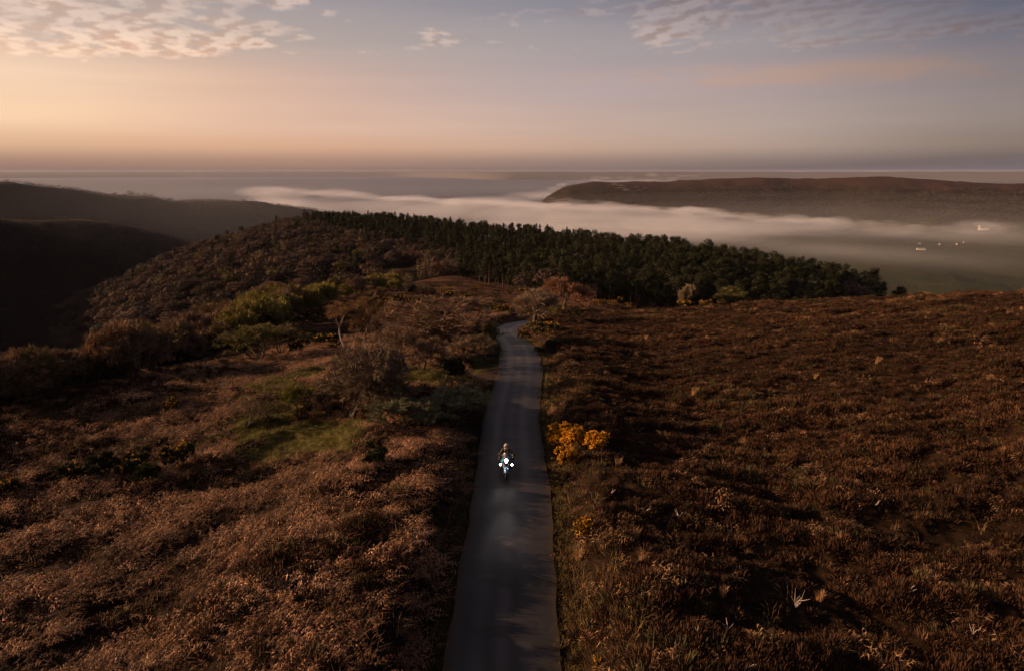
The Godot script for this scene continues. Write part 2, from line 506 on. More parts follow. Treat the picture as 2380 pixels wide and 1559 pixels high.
func build_land() -> void:
	var turns := PackedFloat32Array()
	var t := -180.0
	while t < 179.9:
		turns.append(t)
		t += 0.2 if absf(t) < 46.9 else 2.5
	turns.append(180.0)
	var rings := PackedFloat32Array()
	var d := 4.0
	while d < 6900.0:
		rings.append(d)
		d *= 1.0115 if d < 150.0 else 1.021
	var n := turns.size()
	var m := rings.size()
	var vs := PackedVector3Array()
	var cs := PackedColorArray()
	vs.resize(n * m)
	cs.resize(n * m)
	for i in n:
		var sx := sin(deg_to_rad(turns[i]))
		var sz := -cos(deg_to_rad(turns[i]))
		var shown := absf(turns[i]) < 47.0
		for j in m:
			var x := sx * rings[j]
			var z := sz * rings[j]
			var h := height(x, z) if shown else bare_height(x, z)
			vs[i * m + j] = Vector3(x, h, z)
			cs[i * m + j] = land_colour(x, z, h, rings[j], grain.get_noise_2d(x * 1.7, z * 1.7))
	var ns := PackedVector3Array()
	ns.resize(n * m)
	var ix := PackedInt32Array()
	for i in n:
		var a := maxi(i - 1, 0)
		var b := mini(i + 1, n - 1)
		for j in m:
			var c := maxi(j - 1, 0)
			var e := mini(j + 1, m - 1)
			var normal := (vs[i * m + e] - vs[i * m + c]).cross(vs[b * m + j] - vs[a * m + j])
			ns[i * m + j] = (normal if normal.y > 0 else -normal).normalized()
			if i < n - 1 and j < m - 1:
				var p := i * m + j
				ix.append_array([p, p + 1, p + m, p + m, p + 1, p + m + 1])
	var arrays := []
	arrays.resize(Mesh.ARRAY_MAX)
	arrays[Mesh.ARRAY_VERTEX] = vs
	arrays[Mesh.ARRAY_NORMAL] = ns
	arrays[Mesh.ARRAY_COLOR] = cs
	arrays[Mesh.ARRAY_INDEX] = ix
	var mesh := ArrayMesh.new()
	mesh.add_surface_from_arrays(Mesh.PRIMITIVE_TRIANGLES, arrays)
	var o := MeshInstance3D.new()
	o.name = "terrain"
	o.mesh = mesh
	var mt := tinted(0.95, 0.15)
	mt.cull_mode = BaseMaterial3D.CULL_BACK
	var fleck := NoiseTexture2D.new()
	fleck.width = 512
	fleck.height = 512
	fleck.seamless = true
	var fn := FastNoiseLite.new()
	fn.seed = 14
	fn.frequency = 0.03
	fn.fractal_octaves = 5
	fleck.noise = fn
	var ramp := Gradient.new()
	ramp.set_color(0, Color(0.62, 0.6, 0.58))
	ramp.set_color(1, Color(1, 1, 1))
	fleck.color_ramp = ramp
	mt.albedo_texture = fleck
	mt.uv1_triplanar = true
	mt.uv1_world_triplanar = true
	mt.uv1_scale = Vector3(0.31, 0.31, 0.31)
	o.material_override = mt
	tag(o, "rolling moorland falling into wooded valleys and down to the coast", "terrain", "", "structure")
	add_child(o)
	# the far shore across the water
	var far := SurfaceTool.new()
	far.begin(Mesh.PRIMITIVE_TRIANGLES)
	var line := FastNoiseLite.new()
	line.seed = 2
	line.frequency = 0.09
	line.fractal_octaves = 4
	var rows := []
	for i in 241:
		var az := -60.0 + i * 0.5
		var right := smoothstep(-10.0, 0.0, az)
		var rise := minf(lerpf(314.0, 312.0, right) + lerpf(4.0, 22.0, right) * line.get_noise_1d(az * 2.0), 319.0)
		var row := []
		for k in 5:
			var dist := lerpf(39000.0, 25000.0, right) + k * 700.0
			var hh: float = [-40.0, 0.45, 0.85, 1.0, 0.8][k]
			row.append(Vector3(sin(deg_to_rad(az)) * dist, hh if k == 0 else hh * rise - 20.0, -cos(deg_to_rad(az)) * dist))
		rows.append(row)
	for i in 240:
		for k in 4:
			for v in [rows[i][k], rows[i][k + 1], rows[i + 1][k], rows[i + 1][k], rows[i][k + 1], rows[i + 1][k + 1]]:
				far.add_vertex(v)
	far.index()
	far.generate_normals()
	var shore := MeshInstance3D.new()
	shore.name = "far_hills"
	shore.mesh = far.commit()
	shore.material_override = mat(Color(0.05, 0.045, 0.04), 1.0)
	tag(shore, "faint line of far hills across the water", "hills", "", "structure")
	add_child(shore)

func build_sea() -> void:
	var st := SurfaceTool.new()
	st.begin(Mesh.PRIMITIVE_TRIANGLES)
	var rs := [1200.0, 2500.0, 5000.0, 10000.0, 20000.0, 42000.0]
	for i in 72:
		var p := deg_to_rad(i * 5.0)
		var q := deg_to_rad(i * 5.0 + 5.0)
		for k in rs.size() - 1:
			var a := Vector3(sin(p), 0, -cos(p))
			var b := Vector3(sin(q), 0, -cos(q))
			for v in [a * rs[k], a * rs[k + 1], b * rs[k], b * rs[k], a * rs[k + 1], b * rs[k + 1]]:
				st.set_normal(Vector3.UP)
				st.add_vertex(v)
	var o := MeshInstance3D.new()
	o.name = "sea"
	o.mesh = st.commit()
	var m := mat(Color(0.028, 0.024, 0.024), 0.42)
	var w := FastNoiseLite.new()
	w.seed = 77
	w.frequency = 0.02
	w.fractal_octaves = 4
	var nt := NoiseTexture2D.new()
	nt.width = 512
	nt.height = 512
	nt.seamless = true
	nt.as_normal_map = true
	nt.bump_strength = 6.0
	nt.noise = w
	m.normal_enabled = true
	m.normal_texture = nt
	m.uv1_triplanar = true
	m.uv1_world_triplanar = true
	m.uv1_scale = Vector3(0.004, 0.004, 0.004)
	o.material_override = m
	tag(o, "dim grey sea stretching to the horizon beyond the mist", "sea", "", "structure")
	add_child(o)

func build_lane() -> void:
	# asphalt: one strip that follows the lane, coloured with worn wheel tracks, patches and a painted sheen
	var w := 128
	var h := 1024
	var img := Image.create(w, h, false, Image.FORMAT_RGB8)
	var rough := Image.create(w, h, false, Image.FORMAT_RGB8)
	var n1 := FastNoiseLite.new()
	n1.seed = 31
	n1.frequency = 0.35
	n1.fractal_octaves = 3
	var n2 := FastNoiseLite.new()
	n2.seed = 32
	n2.frequency = 0.02
	n2.fractal_octaves = 4
	var n3 := FastNoiseLite.new()
	n3.seed = 33
	n3.frequency = 0.012
	n3.fractal_octaves = 3
	for y in h:
		for x in w:
			var u := (x + 0.5) / w
			var wob := n3.get_noise_1d(y * 1.0) * 0.03
			var tracks := exp(-pow((u + wob - 0.27) / 0.085, 2.0)) + exp(-pow((u + wob - 0.70) / 0.085, 2.0))
			var mid := exp(-pow((u + wob - 0.485) / 0.07, 2.0))  # sheen of sky and headlight, painted as a paler strip mid-lane
			var edge := smoothstep(0.09, 0.015, minf(u, 1.0 - u) + n2.get_noise_2d(x * 2.0, y * 2.0) * 0.05)
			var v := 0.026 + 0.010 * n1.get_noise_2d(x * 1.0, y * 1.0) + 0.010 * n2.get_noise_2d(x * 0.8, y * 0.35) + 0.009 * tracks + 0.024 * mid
			var patch := smoothstep(0.30, 0.36, n3.get_noise_2d(x * 0.5 + 300.0, y * 1.0))
			v = lerpf(v, 0.018, patch * 0.55)
			var c := Color(v * 1.0, v * 0.91, v * 0.92)
			c = c.lerp(Color(0.05, 0.033, 0.022), edge * 0.75)
			img.set_pixel(x, y, c.linear_to_srgb())
			var r := clampf(0.62 - 0.1 * tracks + 0.1 * n1.get_noise_2d(x * 1.0, y + 900.0) + 0.25 * edge, 0.3, 1.0)
			rough.set_pixel(x, y, Color(r, r, r))
	var st := SurfaceTool.new()
	st.begin(Mesh.PRIMITIVE_TRIANGLES)
	var rows := []
	for i in lane_z.size():
		var m := lane_at(lane_z[i] - 0.001)
		var across := Vector3(1, 0, m.z).normalized()
		var mid := Vector3(lane_x[i], lane_y[i], lane_z[i])
		var row := []
		for k in 9:
			var o := (k - 4) / 4.0
			var fray := 0.0
			if k == 0 or k == 8:
				fray = n2.get_noise_1d(lane_z[i] * 9.0 + k * 50.0) * 0.16
			var p := mid + across * (o * (2.02 + fray))
			p.y += 0.045 - 0.05 * o * o + 0.012 * n2.get_noise_2d(p.x * 12.0, p.z * 12.0)
			row.append([p, Vector2((k + 0.0) / 8.0, (12.0 - lane_z[i]) / 30.0)])
		rows.append(row)
	for i in rows.size() - 1:
		for k in 8:
			for v in [rows[i][k], rows[i + 1][k], rows[i][k + 1], rows[i][k + 1], rows[i + 1][k], rows[i + 1][k + 1]]:
				st.set_uv(v[1])
				st.add_vertex(v[0])
	st.index()
	st.generate_normals()
	st.generate_tangents()
	var o := MeshInstance3D.new()
	o.name = "road"
	o.mesh = st.commit()
	var m := mat(Color.WHITE, 1.0)
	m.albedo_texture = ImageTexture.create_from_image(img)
	m.roughness_texture = ImageTexture.create_from_image(rough)
	m.metallic_specular = 0.3
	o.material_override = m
	tag(o, "narrow grey asphalt lane running down over the moor and bending away", "road", "", "structure")
	add_child(o)

# banks of mist: [x, y of the sight line to its middle, distance, half width across, half height, half depth, density per metre]
func build_mist() -> void:
	var rng := RandomNumberGenerator.new()
	rng.seed = 9
	var banks := [
		[760, 486, 5000, 620, 78, 420, 0.0040], [960, 492, 4800, 620, 84, 420, 0.0060], [1130, 498, 4500, 560, 80, 400, 0.0066], [1290, 506, 4150, 460, 70, 340, 0.0074], [1430, 512, 3850, 400, 62, 320, 0.0070], [1560, 520, 3550, 340, 52, 300, 0.0044],
		[700, 474, 5600, 560, 56, 400, 0.0024], [900, 478, 5500, 560, 56, 400, 0.0026], [1090, 482, 5300, 480, 54, 360, 0.0026], [1400, 500, 4000, 300, 56, 240, 0.0032],
		[1680, 530, 3300, 300, 44, 260, 0.0026], [1620, 550, 2900, 330, 40, 260, 0.0016], [1820, 532, 3250, 260, 34, 220, 0.0015], [1400, 545, 3000, 420, 44, 300, 0.0024], [1200, 535, 3300, 420, 44, 300, 0.0024],
		[1960, 540, 3100, 300, 26, 240, 0.0006], [2150, 546, 2950, 300, 24, 240, 0.0005], [2330, 548, 2850, 300, 24, 240, 0.0005], [1900, 580, 2500, 330, 26, 260, 0.0006], [2150, 600, 2300, 330, 22, 240, 0.0004],
		[1250, 454, 5100, 260, 30, 170, 0.0018], [1150, 464, 5200, 330, 26, 200, 0.0018],
		[560, 520, 1500, 500, 110, 300, 0.00010], [300, 470, 1700, 700, 90, 350, 0.00006], [1950, 545, 3100, 1900, 150, 1500, 0.00011], [800, 446, 9500, 6500, 120, 3600, 0.000022], [1900, 440, 7500, 3500, 130, 1500, 0.00003],
	]
	# small billows along the upper edges: [from x, to x, from y, to y, from distance, to distance, how many, smallest, largest, density]
	for e in [[640, 1000, 446, 468, 5100, 4750, 40, 18, 70, 0.0042], [960, 1330, 468, 482, 4750, 4100, 44, 18, 70, 0.0045], [1300, 1650, 480, 494, 4050, 3600, 44, 16, 60, 0.0050], [1620, 1960, 494, 520, 3600, 3250, 44, 14, 60, 0.0040], [1950, 2370, 516, 530, 3300, 3050, 30, 12, 50, 0.0022], [1240, 1330, 452, 428, 4950, 5000, 22, 14, 45, 0.0045], [1320, 1460, 424, 415, 5050, 5100, 18, 14, 45, 0.0035], [1460, 1640, 414, 410, 5100, 5150, 12, 16, 50, 0.0022],
			[610, 1000, 452, 474, 5200, 4800, 44, 60, 190, 0.0020], [930, 1330, 474, 486, 4800, 4100, 44, 60, 180, 0.0022], [1280, 1640, 486, 496, 4050, 3650, 40, 50, 150, 0.0026], [1600, 1960, 500, 528, 3600, 3250, 40, 45, 130, 0.0018],
			[1900, 2360, 526, 536, 3250, 3000, 22, 40, 110, 0.0009], [1230, 1400, 456, 424, 5100, 5100, 26, 35, 90, 0.0018], [1380, 1560, 426, 420, 5150, 5250, 20, 30, 80, 0.0014], [1425, 1470, 430, 444, 4520, 4440, 14, 10, 24, 0.0055], [1475, 1510, 432, 446, 4520, 4440, 12, 9, 20, 0.005],
			[1270, 1420, 464, 478, 4450, 4250, 22, 20, 60, 0.003], [1776, 1794, 406, 402, 5700, 5700, 6, 8, 14, 0.0012]]:
		for i in e[6]:
			var t: float = (i + rng.randf()) / float(e[6])
			var wide: float = lerpf(e[7], e[8], pow(rng.randf(), 1.6))
			banks.append([lerpf(e[0], e[1], t), lerpf(e[2], e[3], t) + rng.randf_range(-7, 7), lerpf(e[4], e[5], t) + rng.randf_range(-60, 60), wide, wide * rng.randf_range(0.14, 0.34), wide * rng.randf_range(0.6, 1.0), e[9] * rng.randf_range(0.5, 1.3)])
	for b in banks:
		# thin outside, thicker towards the heart: nested bodies of the same shape
		var folds := 4 if b[3] > 200.0 else (2 if b[3] > 60.0 else 1)
		var way: float = -atan2(spot(b[0], b[1], b[2]).x, -spot(b[0], b[1], b[2]).z) + rng.randf_range(-0.3, 0.3)
		for k in folds:
			var f := FogVolume.new()
			f.name = numbered("mist")
			f.shape = RenderingServer.FOG_VOLUME_SHAPE_ELLIPSOID
			var part_of := 1.0 - k * 0.2
			f.size = Vector3(b[3], b[4], b[5]) * 2.0 * part_of * (1.12 if folds > 1 else 1.0)
			f.position = spot(b[0], b[1], b[2]) + Vector3(rng.randf_range(-0.1, 0.1) * b[3], rng.randf_range(-0.05, 0.05) * b[4], 0) * (1.0 if k else 0.0)
			f.rotation.y = way
			var m := FogMaterial.new()
			m.density = b[6] / folds * (0.6 + 0.27 * k)
			m.albedo = Color(0.92, 0.94, 1.0)
			f.material = m
			tag(f, "pale bank of low mist lying in the vale before the headland", "mist", "mist lying over the vale and the coast", "stuff")
			add_child(f)

# ---------------------------------------------------------------- plants
var grass_spots := []

func grassy(x: float, z: float) -> float:
	if grass_spots.is_empty():
		grass_spots.append(Vector3(0, 0, -1000))
		for e in [[600, 985, 3.0], [650, 1004, 3.2], [720, 1010, 3.4], [790, 1000, 2.6], [680, 880, 3.2], [620, 892, 2.4], [880, 862, 3.6], [930, 866, 3.8], [990, 868, 4.2], [1045, 868, 2.6], [1015, 890, 2.2], [745, 862, 2.5], [1110, 850, 2.0]]:
			var p := ground_at(e[0], e[1])
			grass_spots.append(Vector3(p.x, e[2], p.z))
	var best := 0.0
	for s in grass_spots:
		var dx: float = x - s.x
		var dz: float = z - s.z
		if absf(dx) < 8.0 and absf(dz) < 8.0:
			best = maxf(best, 1.0 - (sqrt(dx * dx + dz * dz * 0.7) + grain.get_noise_2d(x * 0.7, z * 0.7) * 2.2) / s.y)
	return clampf(best * 2.5, 0.0, 1.0)

func tri_mesh(vs: PackedVector3Array, cs: PackedColorArray) -> ArrayMesh:
	var arrays := []
	arrays.resize(Mesh.ARRAY_MAX)
	arrays[Mesh.ARRAY_VERTEX] = vs
	arrays[Mesh.ARRAY_COLOR] = cs
	var m := ArrayMesh.new()
	m.add_surface_from_arrays(Mesh.PRIMITIVE_TRIANGLES, arrays)
	return m

func any_way(rng: RandomNumberGenerator) -> Vector3:
	var z := rng.randf_range(-1, 1)
	var a := rng.randf() * TAU
	var r := sqrt(1 - z * z)
	return Vector3(r * cos(a), z, r * sin(a))

func put_tri(vs: PackedVector3Array, cs: PackedColorArray, a: Vector3, b: Vector3, c: Vector3, col: Color, tip: Color) -> void:
	vs.append(a)
	vs.append(b)
	vs.append(c)
	cs.append(col)
	cs.append(col)
	cs.append(tip)

func heather_mesh(rng: RandomNumberGenerator, twigs: int, wide: float, tall: float, w: float) -> ArrayMesh:
	var vs := PackedVector3Array()
	var cs := PackedColorArray()
	for i in twigs:
		var a := rng.randf() * TAU
		var r := sqrt(rng.randf()) * wide
		var out := Vector3(cos(a), 0, sin(a))
		var base := out * r * 0.55
		var top := out * (r * 1.05 + rng.randf_range(-0.05, 0.08)) + Vector3(0, tall * (1.0 - 0.55 * pow(r / wide, 2.0)) * rng.randf_range(0.7, 1.15), 0)
		var side := any_way(rng)
		side.y *= 0.3
		side = side.normalized() * w * rng.randf_range(0.7, 1.4)
		var k := rng.randf_range(0.6, 1.25)
		var c := Color(k, k * rng.randf_range(0.88, 1.06), k * rng.randf_range(0.85, 1.05))
		var mid := base.lerp(top, 0.62)
		put_tri(vs, cs, mid - side, mid + side, top, c, c)
		put_tri(vs, cs, mid + side, mid - side, base, c, c)
	return tri_mesh(vs, cs)

func bracken_mesh(rng: RandomNumberGenerator, fronds: int) -> ArrayMesh:
	var vs := PackedVector3Array()
	var cs := PackedColorArray()
	for f in fronds:
		var a := rng.randf_range(-1.5, 1.5) + (PI if rng.randf() < 0.22 else 0.0)
		var out := Vector3(cos(a), 0, sin(a))
		var base := Vector3(rng.randf_range(-0.28, 0.28), 0.0, rng.randf_range(-0.28, 0.28))
		var long := rng.randf_range(0.55, 1.0)
		var lift := rng.randf_range(0.1, 0.62)
		var k := rng.randf_range(0.55, 1.35)
		var c := Color(k, k * rng.randf_range(0.85, 1.08), k * rng.randf_range(0.8, 1.1))
		var side := out.cross(Vector3.UP).normalized()
		var last := base
		for s in 6:
			var t := (s + 1) / 6.0
			var p := base + out * long * t * (1.0 - 0.12 * t) + Vector3(0, lift * (1.55 * t - 1.25 * t * t) + 0.05 * rng.randf(), 0) + side * rng.randf_range(-0.03, 0.03)
			var rib := side * 0.012
			put_tri(vs, cs, last - rib, last + rib, p, c * 1.1, c * 1.1)
			if s > 0:
				var reach := 0.24 * (1.0 - t * 0.8) * rng.randf_range(0.6, 1.2)
				for q in [-1.0, 1.0]:
					if rng.randf() < 0.16:
						continue
					var tip: Vector3 = last + side * q * reach + out * reach * 0.45 + Vector3(0, rng.randf_range(-0.13, 0.05), 0)
					var fat := (p - last) * 0.3
					put_tri(vs, cs, last, last + fat, tip, c, c * rng.randf_range(0.8, 1.3))
			last = p
	return tri_mesh(vs, cs)

func grass_mesh(rng: RandomNumberGenerator, blades: int, wide: float, tall: float, w: float, flop: float) -> ArrayMesh:
	var vs := PackedVector3Array()
	var cs := PackedColorArray()
	for i in blades:
		var a := rng.randf() * TAU
		var out := Vector3(cos(a), 0, sin(a))
		var base := out * sqrt(rng.randf()) * wide
		var side := Vector3(-out.z, 0, out.x).rotated(Vector3.UP, rng.randf_range(-1, 1)) * w
		var h := tall * rng.randf_range(0.5, 1.1)
		var lean := out.rotated(Vector3.UP, rng.randf_range(-0.8, 0.8)) * h * flop * rng.randf_range(0.2, 1.0) + Vector3(h * 0.18, 0, 0)
		var mid := base + Vector3(0, h * 0.62, 0) + lean * 0.35
		var top := base + Vector3(0, h * (1.0 - flop * 0.25), 0) + lean
		var k := rng.randf_range(0.65, 1.2)
		var c := Color(k, k * rng.randf_range(0.92, 1.05), k * rng.randf_range(0.85, 1.0))
		put_tri(vs, cs, base - side, base + side, mid, c, c)
		put_tri(vs, cs, mid - side * 0.7, mid + side * 0.7, top, c, c)
	return tri_mesh(vs, cs)

func scatter(called: String, label: String, category: String, meshes: Array, places: Array, tints: Array, m: Material) -> void:
	# many plants nobody could count: one object
	var root := Node3D.new()
	root.name = called
	tag(root, label, category, "", "stuff")
	add_child(root)
	for v in meshes.size():
		var mine := []
		for i in range(v, places.size(), meshes.size()):
			mine.append(i)
		if mine.is_empty():
			continue
		var mm := MultiMesh.new()
		mm.transform_format = MultiMesh.TRANSFORM_3D
		mm.use_colors = true
		mm.mesh = meshes[v]
		mm.instance_count = mine.size()
		for k in mine.size():
			mm.set_instance_transform(k, places[mine[k]])
			mm.set_instance_color(k, tints[mine[k]])
		var o := MultiMeshInstance3D.new()
		o.name = "clumps"
		o.multimesh = mm
		o.material_override = m
		o.set_meta("kind", "stuff")
		root.add_child(o, true)

func build_moor() -> void:
	var rng := RandomNumberGenerator.new()
	rng.seed = 101
	var heath := []
	var heath_tint := []
	var fern := []
	var fern_tint := []
	var strand := []
	var strand_tint := []
	var sward := []
	var sward_tint := []
	var patch := FastNoiseLite.new()
	patch.seed = 41
	patch.frequency = 0.07
	patch.fractal_octaves = 3
	var streak := FastNoiseLite.new()
	streak.seed = 42
	streak.frequency = 0.55
	streak.fractal_octaves = 2
	var z := -8.0
	while z > -172.0:
		var step := 0.3 if z > -60.0 else (0.38 if z > -100.0 else 0.52)
		var wide := absf(z) * 0.98 + 14.0
		var x := -wide
		while x < wide:
			var px := x + rng.randf_range(-0.5, 0.5) * step
			var pz := z + rng.randf_range(-0.5, 0.5) * step
			x += step
			var far := sqrt(px * px + pz * pz)
			if far < 12.0 or far > 165.0:
				continue
			if px < -30.0 and far > 112.0:
				continue
			if px > 22.0 and far > 132.0:
				continue
			var off := lane_offset(px, pz)
			var o := absf(off)
			if o < 2.02 + 0.15 * streak.get_noise_1d(pz * 2.0):
				continue
			if off < 0.0 and off > -5.0 and absf(pz + 58.5) < 2.6:
				continue
			var y := height(px, pz)
			var n := patch.get_noise_2d(px, pz)
			var s := 0.55 * streak.get_noise_2d(px, pz) + 0.9 * furrow(px, pz)
			var g := grassy(px, pz)
			var verge := smoothstep(3.6, 2.3, o)
			var turn := rng.randf() * TAU
			if g > rng.randf() * 0.8 or verge > rng.randf():
				var k := rng.randf_range(0.7, 1.25)
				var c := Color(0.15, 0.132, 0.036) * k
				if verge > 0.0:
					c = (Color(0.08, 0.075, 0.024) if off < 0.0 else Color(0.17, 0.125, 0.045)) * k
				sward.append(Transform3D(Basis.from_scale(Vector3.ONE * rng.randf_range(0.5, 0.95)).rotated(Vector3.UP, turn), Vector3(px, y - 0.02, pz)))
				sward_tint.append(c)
				continue
			var ferny := 0.0
			if off < 0.0:
				ferny = 0.93 - smoothstep(0.05, 0.35, n) * 0.45
				# towards the valley edge the bracken gives way to heather
				ferny -= smoothstep(-17.0, -27.0, px + far * 0.12 + n * 9.0) * 0.62
			else:
				ferny = 0.05 + 0.28 * smoothstep(6.0, 3.0, o) + 0.25 * smoothstep(92.0, 110.0, far) * smoothstep(0.0, 0.3, n)
			if off < 0.0 and rng.randf() < 0.13 or off > 0.0 and rng.randf() < 0.012 + 0.5 * smoothstep(5.6 + 2.0 * n, 2.6, o):
				strand.append(Transform3D(Basis.from_scale(Vector3.ONE * rng.randf_range(0.6, 1.15)).rotated(Vector3.UP, rng.randf_range(-0.7, 1.2)), Vector3(px, y - 0.02, pz)))
				strand_tint.append((Color(0.34, 0.20, 0.10) if off < 0.0 else Color(0.34, 0.225, 0.095)) * rng.randf_range(0.5, 1.1))
			if rng.randf() < ferny:
				if s < -0.12 and rng.randf() < 0.72:
					continue
				if rng.randf() < 0.38:
					continue
				var k := rng.randf_range(0.65, 1.2) * (1.0 + 0.55 * n) * (1.0 + 0.8 * s)
				var c := Color(0.195, 0.098, 0.050).lerp(Color(0.32, 0.188, 0.108), clampf(rng.randf() * 0.9 + s, 0.0, 1.0)) * k
				if off > 0.0:
					c = Color(0.21, 0.125, 0.06) * k
				var b := Basis.from_scale(Vector3(1, 0.8 + s * 0.95 + rng.randf() * 0.3, 1) * rng.randf_range(0.75, 1.15))
				fern.append(Transform3D(b.rotated(Vector3.UP, 0.55 + rng.randf_range(-0.9, 0.9)), Vector3(px, y - 0.04, pz)))
				fern_tint.append(c)
			else:
				if s < -0.2 and rng.randf() < 0.6:
					continue
				var k := rng.randf_range(0.6, 1.25) * (1.0 + 0.65 * n) * (1.0 + 0.5 * patch.get_noise_2d(px * 0.3 + 70.0, pz * 0.45))
				var c := Color(0.046, 0.0205, 0.0105).lerp(Color(0.072, 0.036, 0.0165), rng.randf()) * k
				if rng.randf() < 0.05 + 0.25 * smoothstep(0.25, 0.5, n):
					c = Color(0.06, 0.052, 0.02) * k
				elif rng.randf() < 0.04:
					c = Color(0.14, 0.075, 0.038) * k
				var big := rng.randf_range(0.62, 1.1) * (1.0 + 0.35 * n)
				heath.append(Transform3D(Basis.from_scale(Vector3(big, big * (0.88 + s * 1.0), big)).rotated(Vector3.UP, turn), Vector3(px, y - 0.03, pz)))
				heath_tint.append(c)
		z -= step
	# rougher heath over the saddle as far as the woods
	z = -112.0
	while z > -400.0:
		var gap := 0.8 if z > -220.0 else 1.15
		var x := -230.0
		while x < 70.0:
			x += gap
			var px := x + rng.randf_range(-0.5, 0.5) * gap
			var pz := z + rng.randf_range(-0.5, 0.5) * gap
			var far := sqrt(px * px + pz * pz)
			if far < 165.0 and not (px < -30.0 and far > 112.0) and not (px > 22.0 and far > 132.0) or absf(lane_offset(px, pz)) < 2.2 and pz > -152.0:
				continue
			var s := on_picture(Vector3(px, EYE - far * 0.16, pz))
			if s.x < 330.0 or s.x > 1480.0 or far > wood_edge(s.x) + 12.0:
				continue
			var n := patch.get_noise_2d(px * 0.6, pz * 0.6)
			var k := rng.randf_range(0.7, 1.25) * (1.0 + 0.5 * n)
			var big := gap * rng.randf_range(1.5, 2.3)
			heath.append(Transform3D(Basis.from_scale(Vector3(big, big * 0.75, big)).rotated(Vector3.UP, rng.randf() * TAU), Vector3(px, height(px, pz) - 0.05, pz)))
			heath_tint.append(Color(0.085, 0.045, 0.028).lerp(Color(0.15, 0.082, 0.055), clampf(0.35 + n * 1.6 + rng.randf_range(-0.3, 0.3), 0.0, 1.0)) * k)
		z -= gap
	print("heather ", heath.size(), " bracken ", fern.size(), " grass ", sward.size())
	var hm := []
	for i in 4:
		hm.append(heather_mesh(rng, 64, 0.42, 0.34, 0.016))
	var bm := []
	for i in 5:
		bm.append(bracken_mesh(rng, 10))
	var gm := []
	for i in 3:
		gm.append(grass_mesh(rng, 34, 0.26, 0.3, 0.012, 0.8))
	scatter("heather", "low dark brown heather covering the moor, thickest right of the lane", "heather", hm, heath, heath_tint, tinted(0.9, 0.3, 0.1))
	scatter("bracken", "flattened dead russet bracken covering the ground left of the lane", "bracken", bm, fern, fern_tint, tinted(0.85, 0.3, 0.25))
	var lm := []
	for i in 3:
		lm.append(grass_mesh(rng, 16, 0.3, 0.62, 0.008, 1.15))
	scatter("dead_grass", "long bleached grass strands lying over the bracken and the banks", "grass", lm, strand, strand_tint, tinted(0.85, 0.3, 0.25))
	scatter("grass", "short green and tawny grass on the verges and between the bushes", "grass", gm, sward, sward_tint, tinted(0.9, 0.3, 0.3))

# ---------------------------------------------------------------- trees and bushes
func tube(vs: PackedVector3Array, cs: PackedColorArray, a: Vector3, b: Vector3, ra: float, rb: float, n: int, c: Color) -> void:
	var d := (b - a).normalized()
	var u := d.cross(Vector3(0.3, 0.1, 1.0) if absf(d.y) > 0.8 else Vector3.UP).normalized()
	var v := d.cross(u)
	for i in n:
		var p := TAU * i / n
		var q := TAU * (i + 1) / n
		var e := u * cos(p) + v * sin(p)
		var f := u * cos(q) + v * sin(q)
		put_tri(vs, cs, a + e * ra, a + f * ra, b + e * rb, c, c)
		put_tri(vs, cs, a + f * ra, b + f * rb, b + e * rb, c, c)

# p: kids and lengths per level, spread, rise, wander, twig length and width, bark and twig colours
func branch(rng: RandomNumberGenerator, w: Array, t: Array, at: Vector3, way: Vector3, long: float, thick: float, level: int, p: Dictionary) -> void:
	var steps := 4 if level < 2 else 3
	var here := at
	var dir := way
	var lean: Vector3 = p.get("lean", Vector3.ZERO)
	var nodes := []
	for s in steps:
		dir = (dir + any_way(rng) * p.wander + Vector3(0, p.rise, 0) * (0.35 if level else 0.1) + lean * 0.12).normalized()
		var next := here + dir * long / steps
		var ra := thick * (1.0 - 0.55 * s / steps)
		var rb := thick * (1.0 - 0.55 * (s + 1) / steps)
		var k := rng.randf_range(0.8, 1.2)
		tube(w[0], w[1], here, next, ra, rb, 7 if level == 0 else (5 if level == 1 else 3), (p.bark as Color).lerp(p.crown * 0.8, clampf((level - 0.5) * 0.5, 0.0, 1.0)) * k)
		here = next
		nodes.append([here, dir, rb])
	if level >= p.kids.size():
		for q in p.twigs:
			var node: Array = nodes[rng.randi() % nodes.size()]
			var d: Vector3 = (node[1] + any_way(rng) * 0.9 + Vector3(0, p.rise, 0) * 0.5).normalized()
			var l: float = p.twig * rng.randf_range(0.5, 1.3)
			var side: Vector3 = d.cross(any_way(rng)).normalized() * p.fine
			var k := rng.randf_range(0.65, 1.3)
			var c: Color = p.crown * k
			if p.has("crown2") and rng.randf() < p.mix:
				c = p.crown2 * k
			var start: Vector3 = node[0]
			put_tri(t[0], t[1], start - side, start + side, start + d * l, c, c)
			var d2 := (d + any_way(rng) * 0.8).normalized()
			var m := start + d * l * 0.5
			put_tri(t[0], t[1], m - side * 0.7, m + side * 0.7, m + d2 * l * 0.6, c, c)
		return
	var kids: int = p.kids[level]
	for q in kids:
		var from: Array = nodes[nodes.size() - 1] if q < 2 or level == 0 and rng.randf() < 0.6 else nodes[rng.randi_range(maxi(0, nodes.size() - 3), nodes.size() - 1)]
		var turn := TAU * (q + rng.randf_range(-0.35, 0.35)) / kids
		var axis := (from[1] as Vector3).cross(Vector3(0.31, 0.2, 0.93)).normalized()
		var d := (from[1] as Vector3).rotated(axis, p.spread * rng.randf_range(0.6, 1.25)).rotated(from[1], turn)
		branch(rng, w, t, from[0], d, long * p.shrink * rng.randf_range(0.75, 1.15), from[2] * 0.78, level + 1, p)

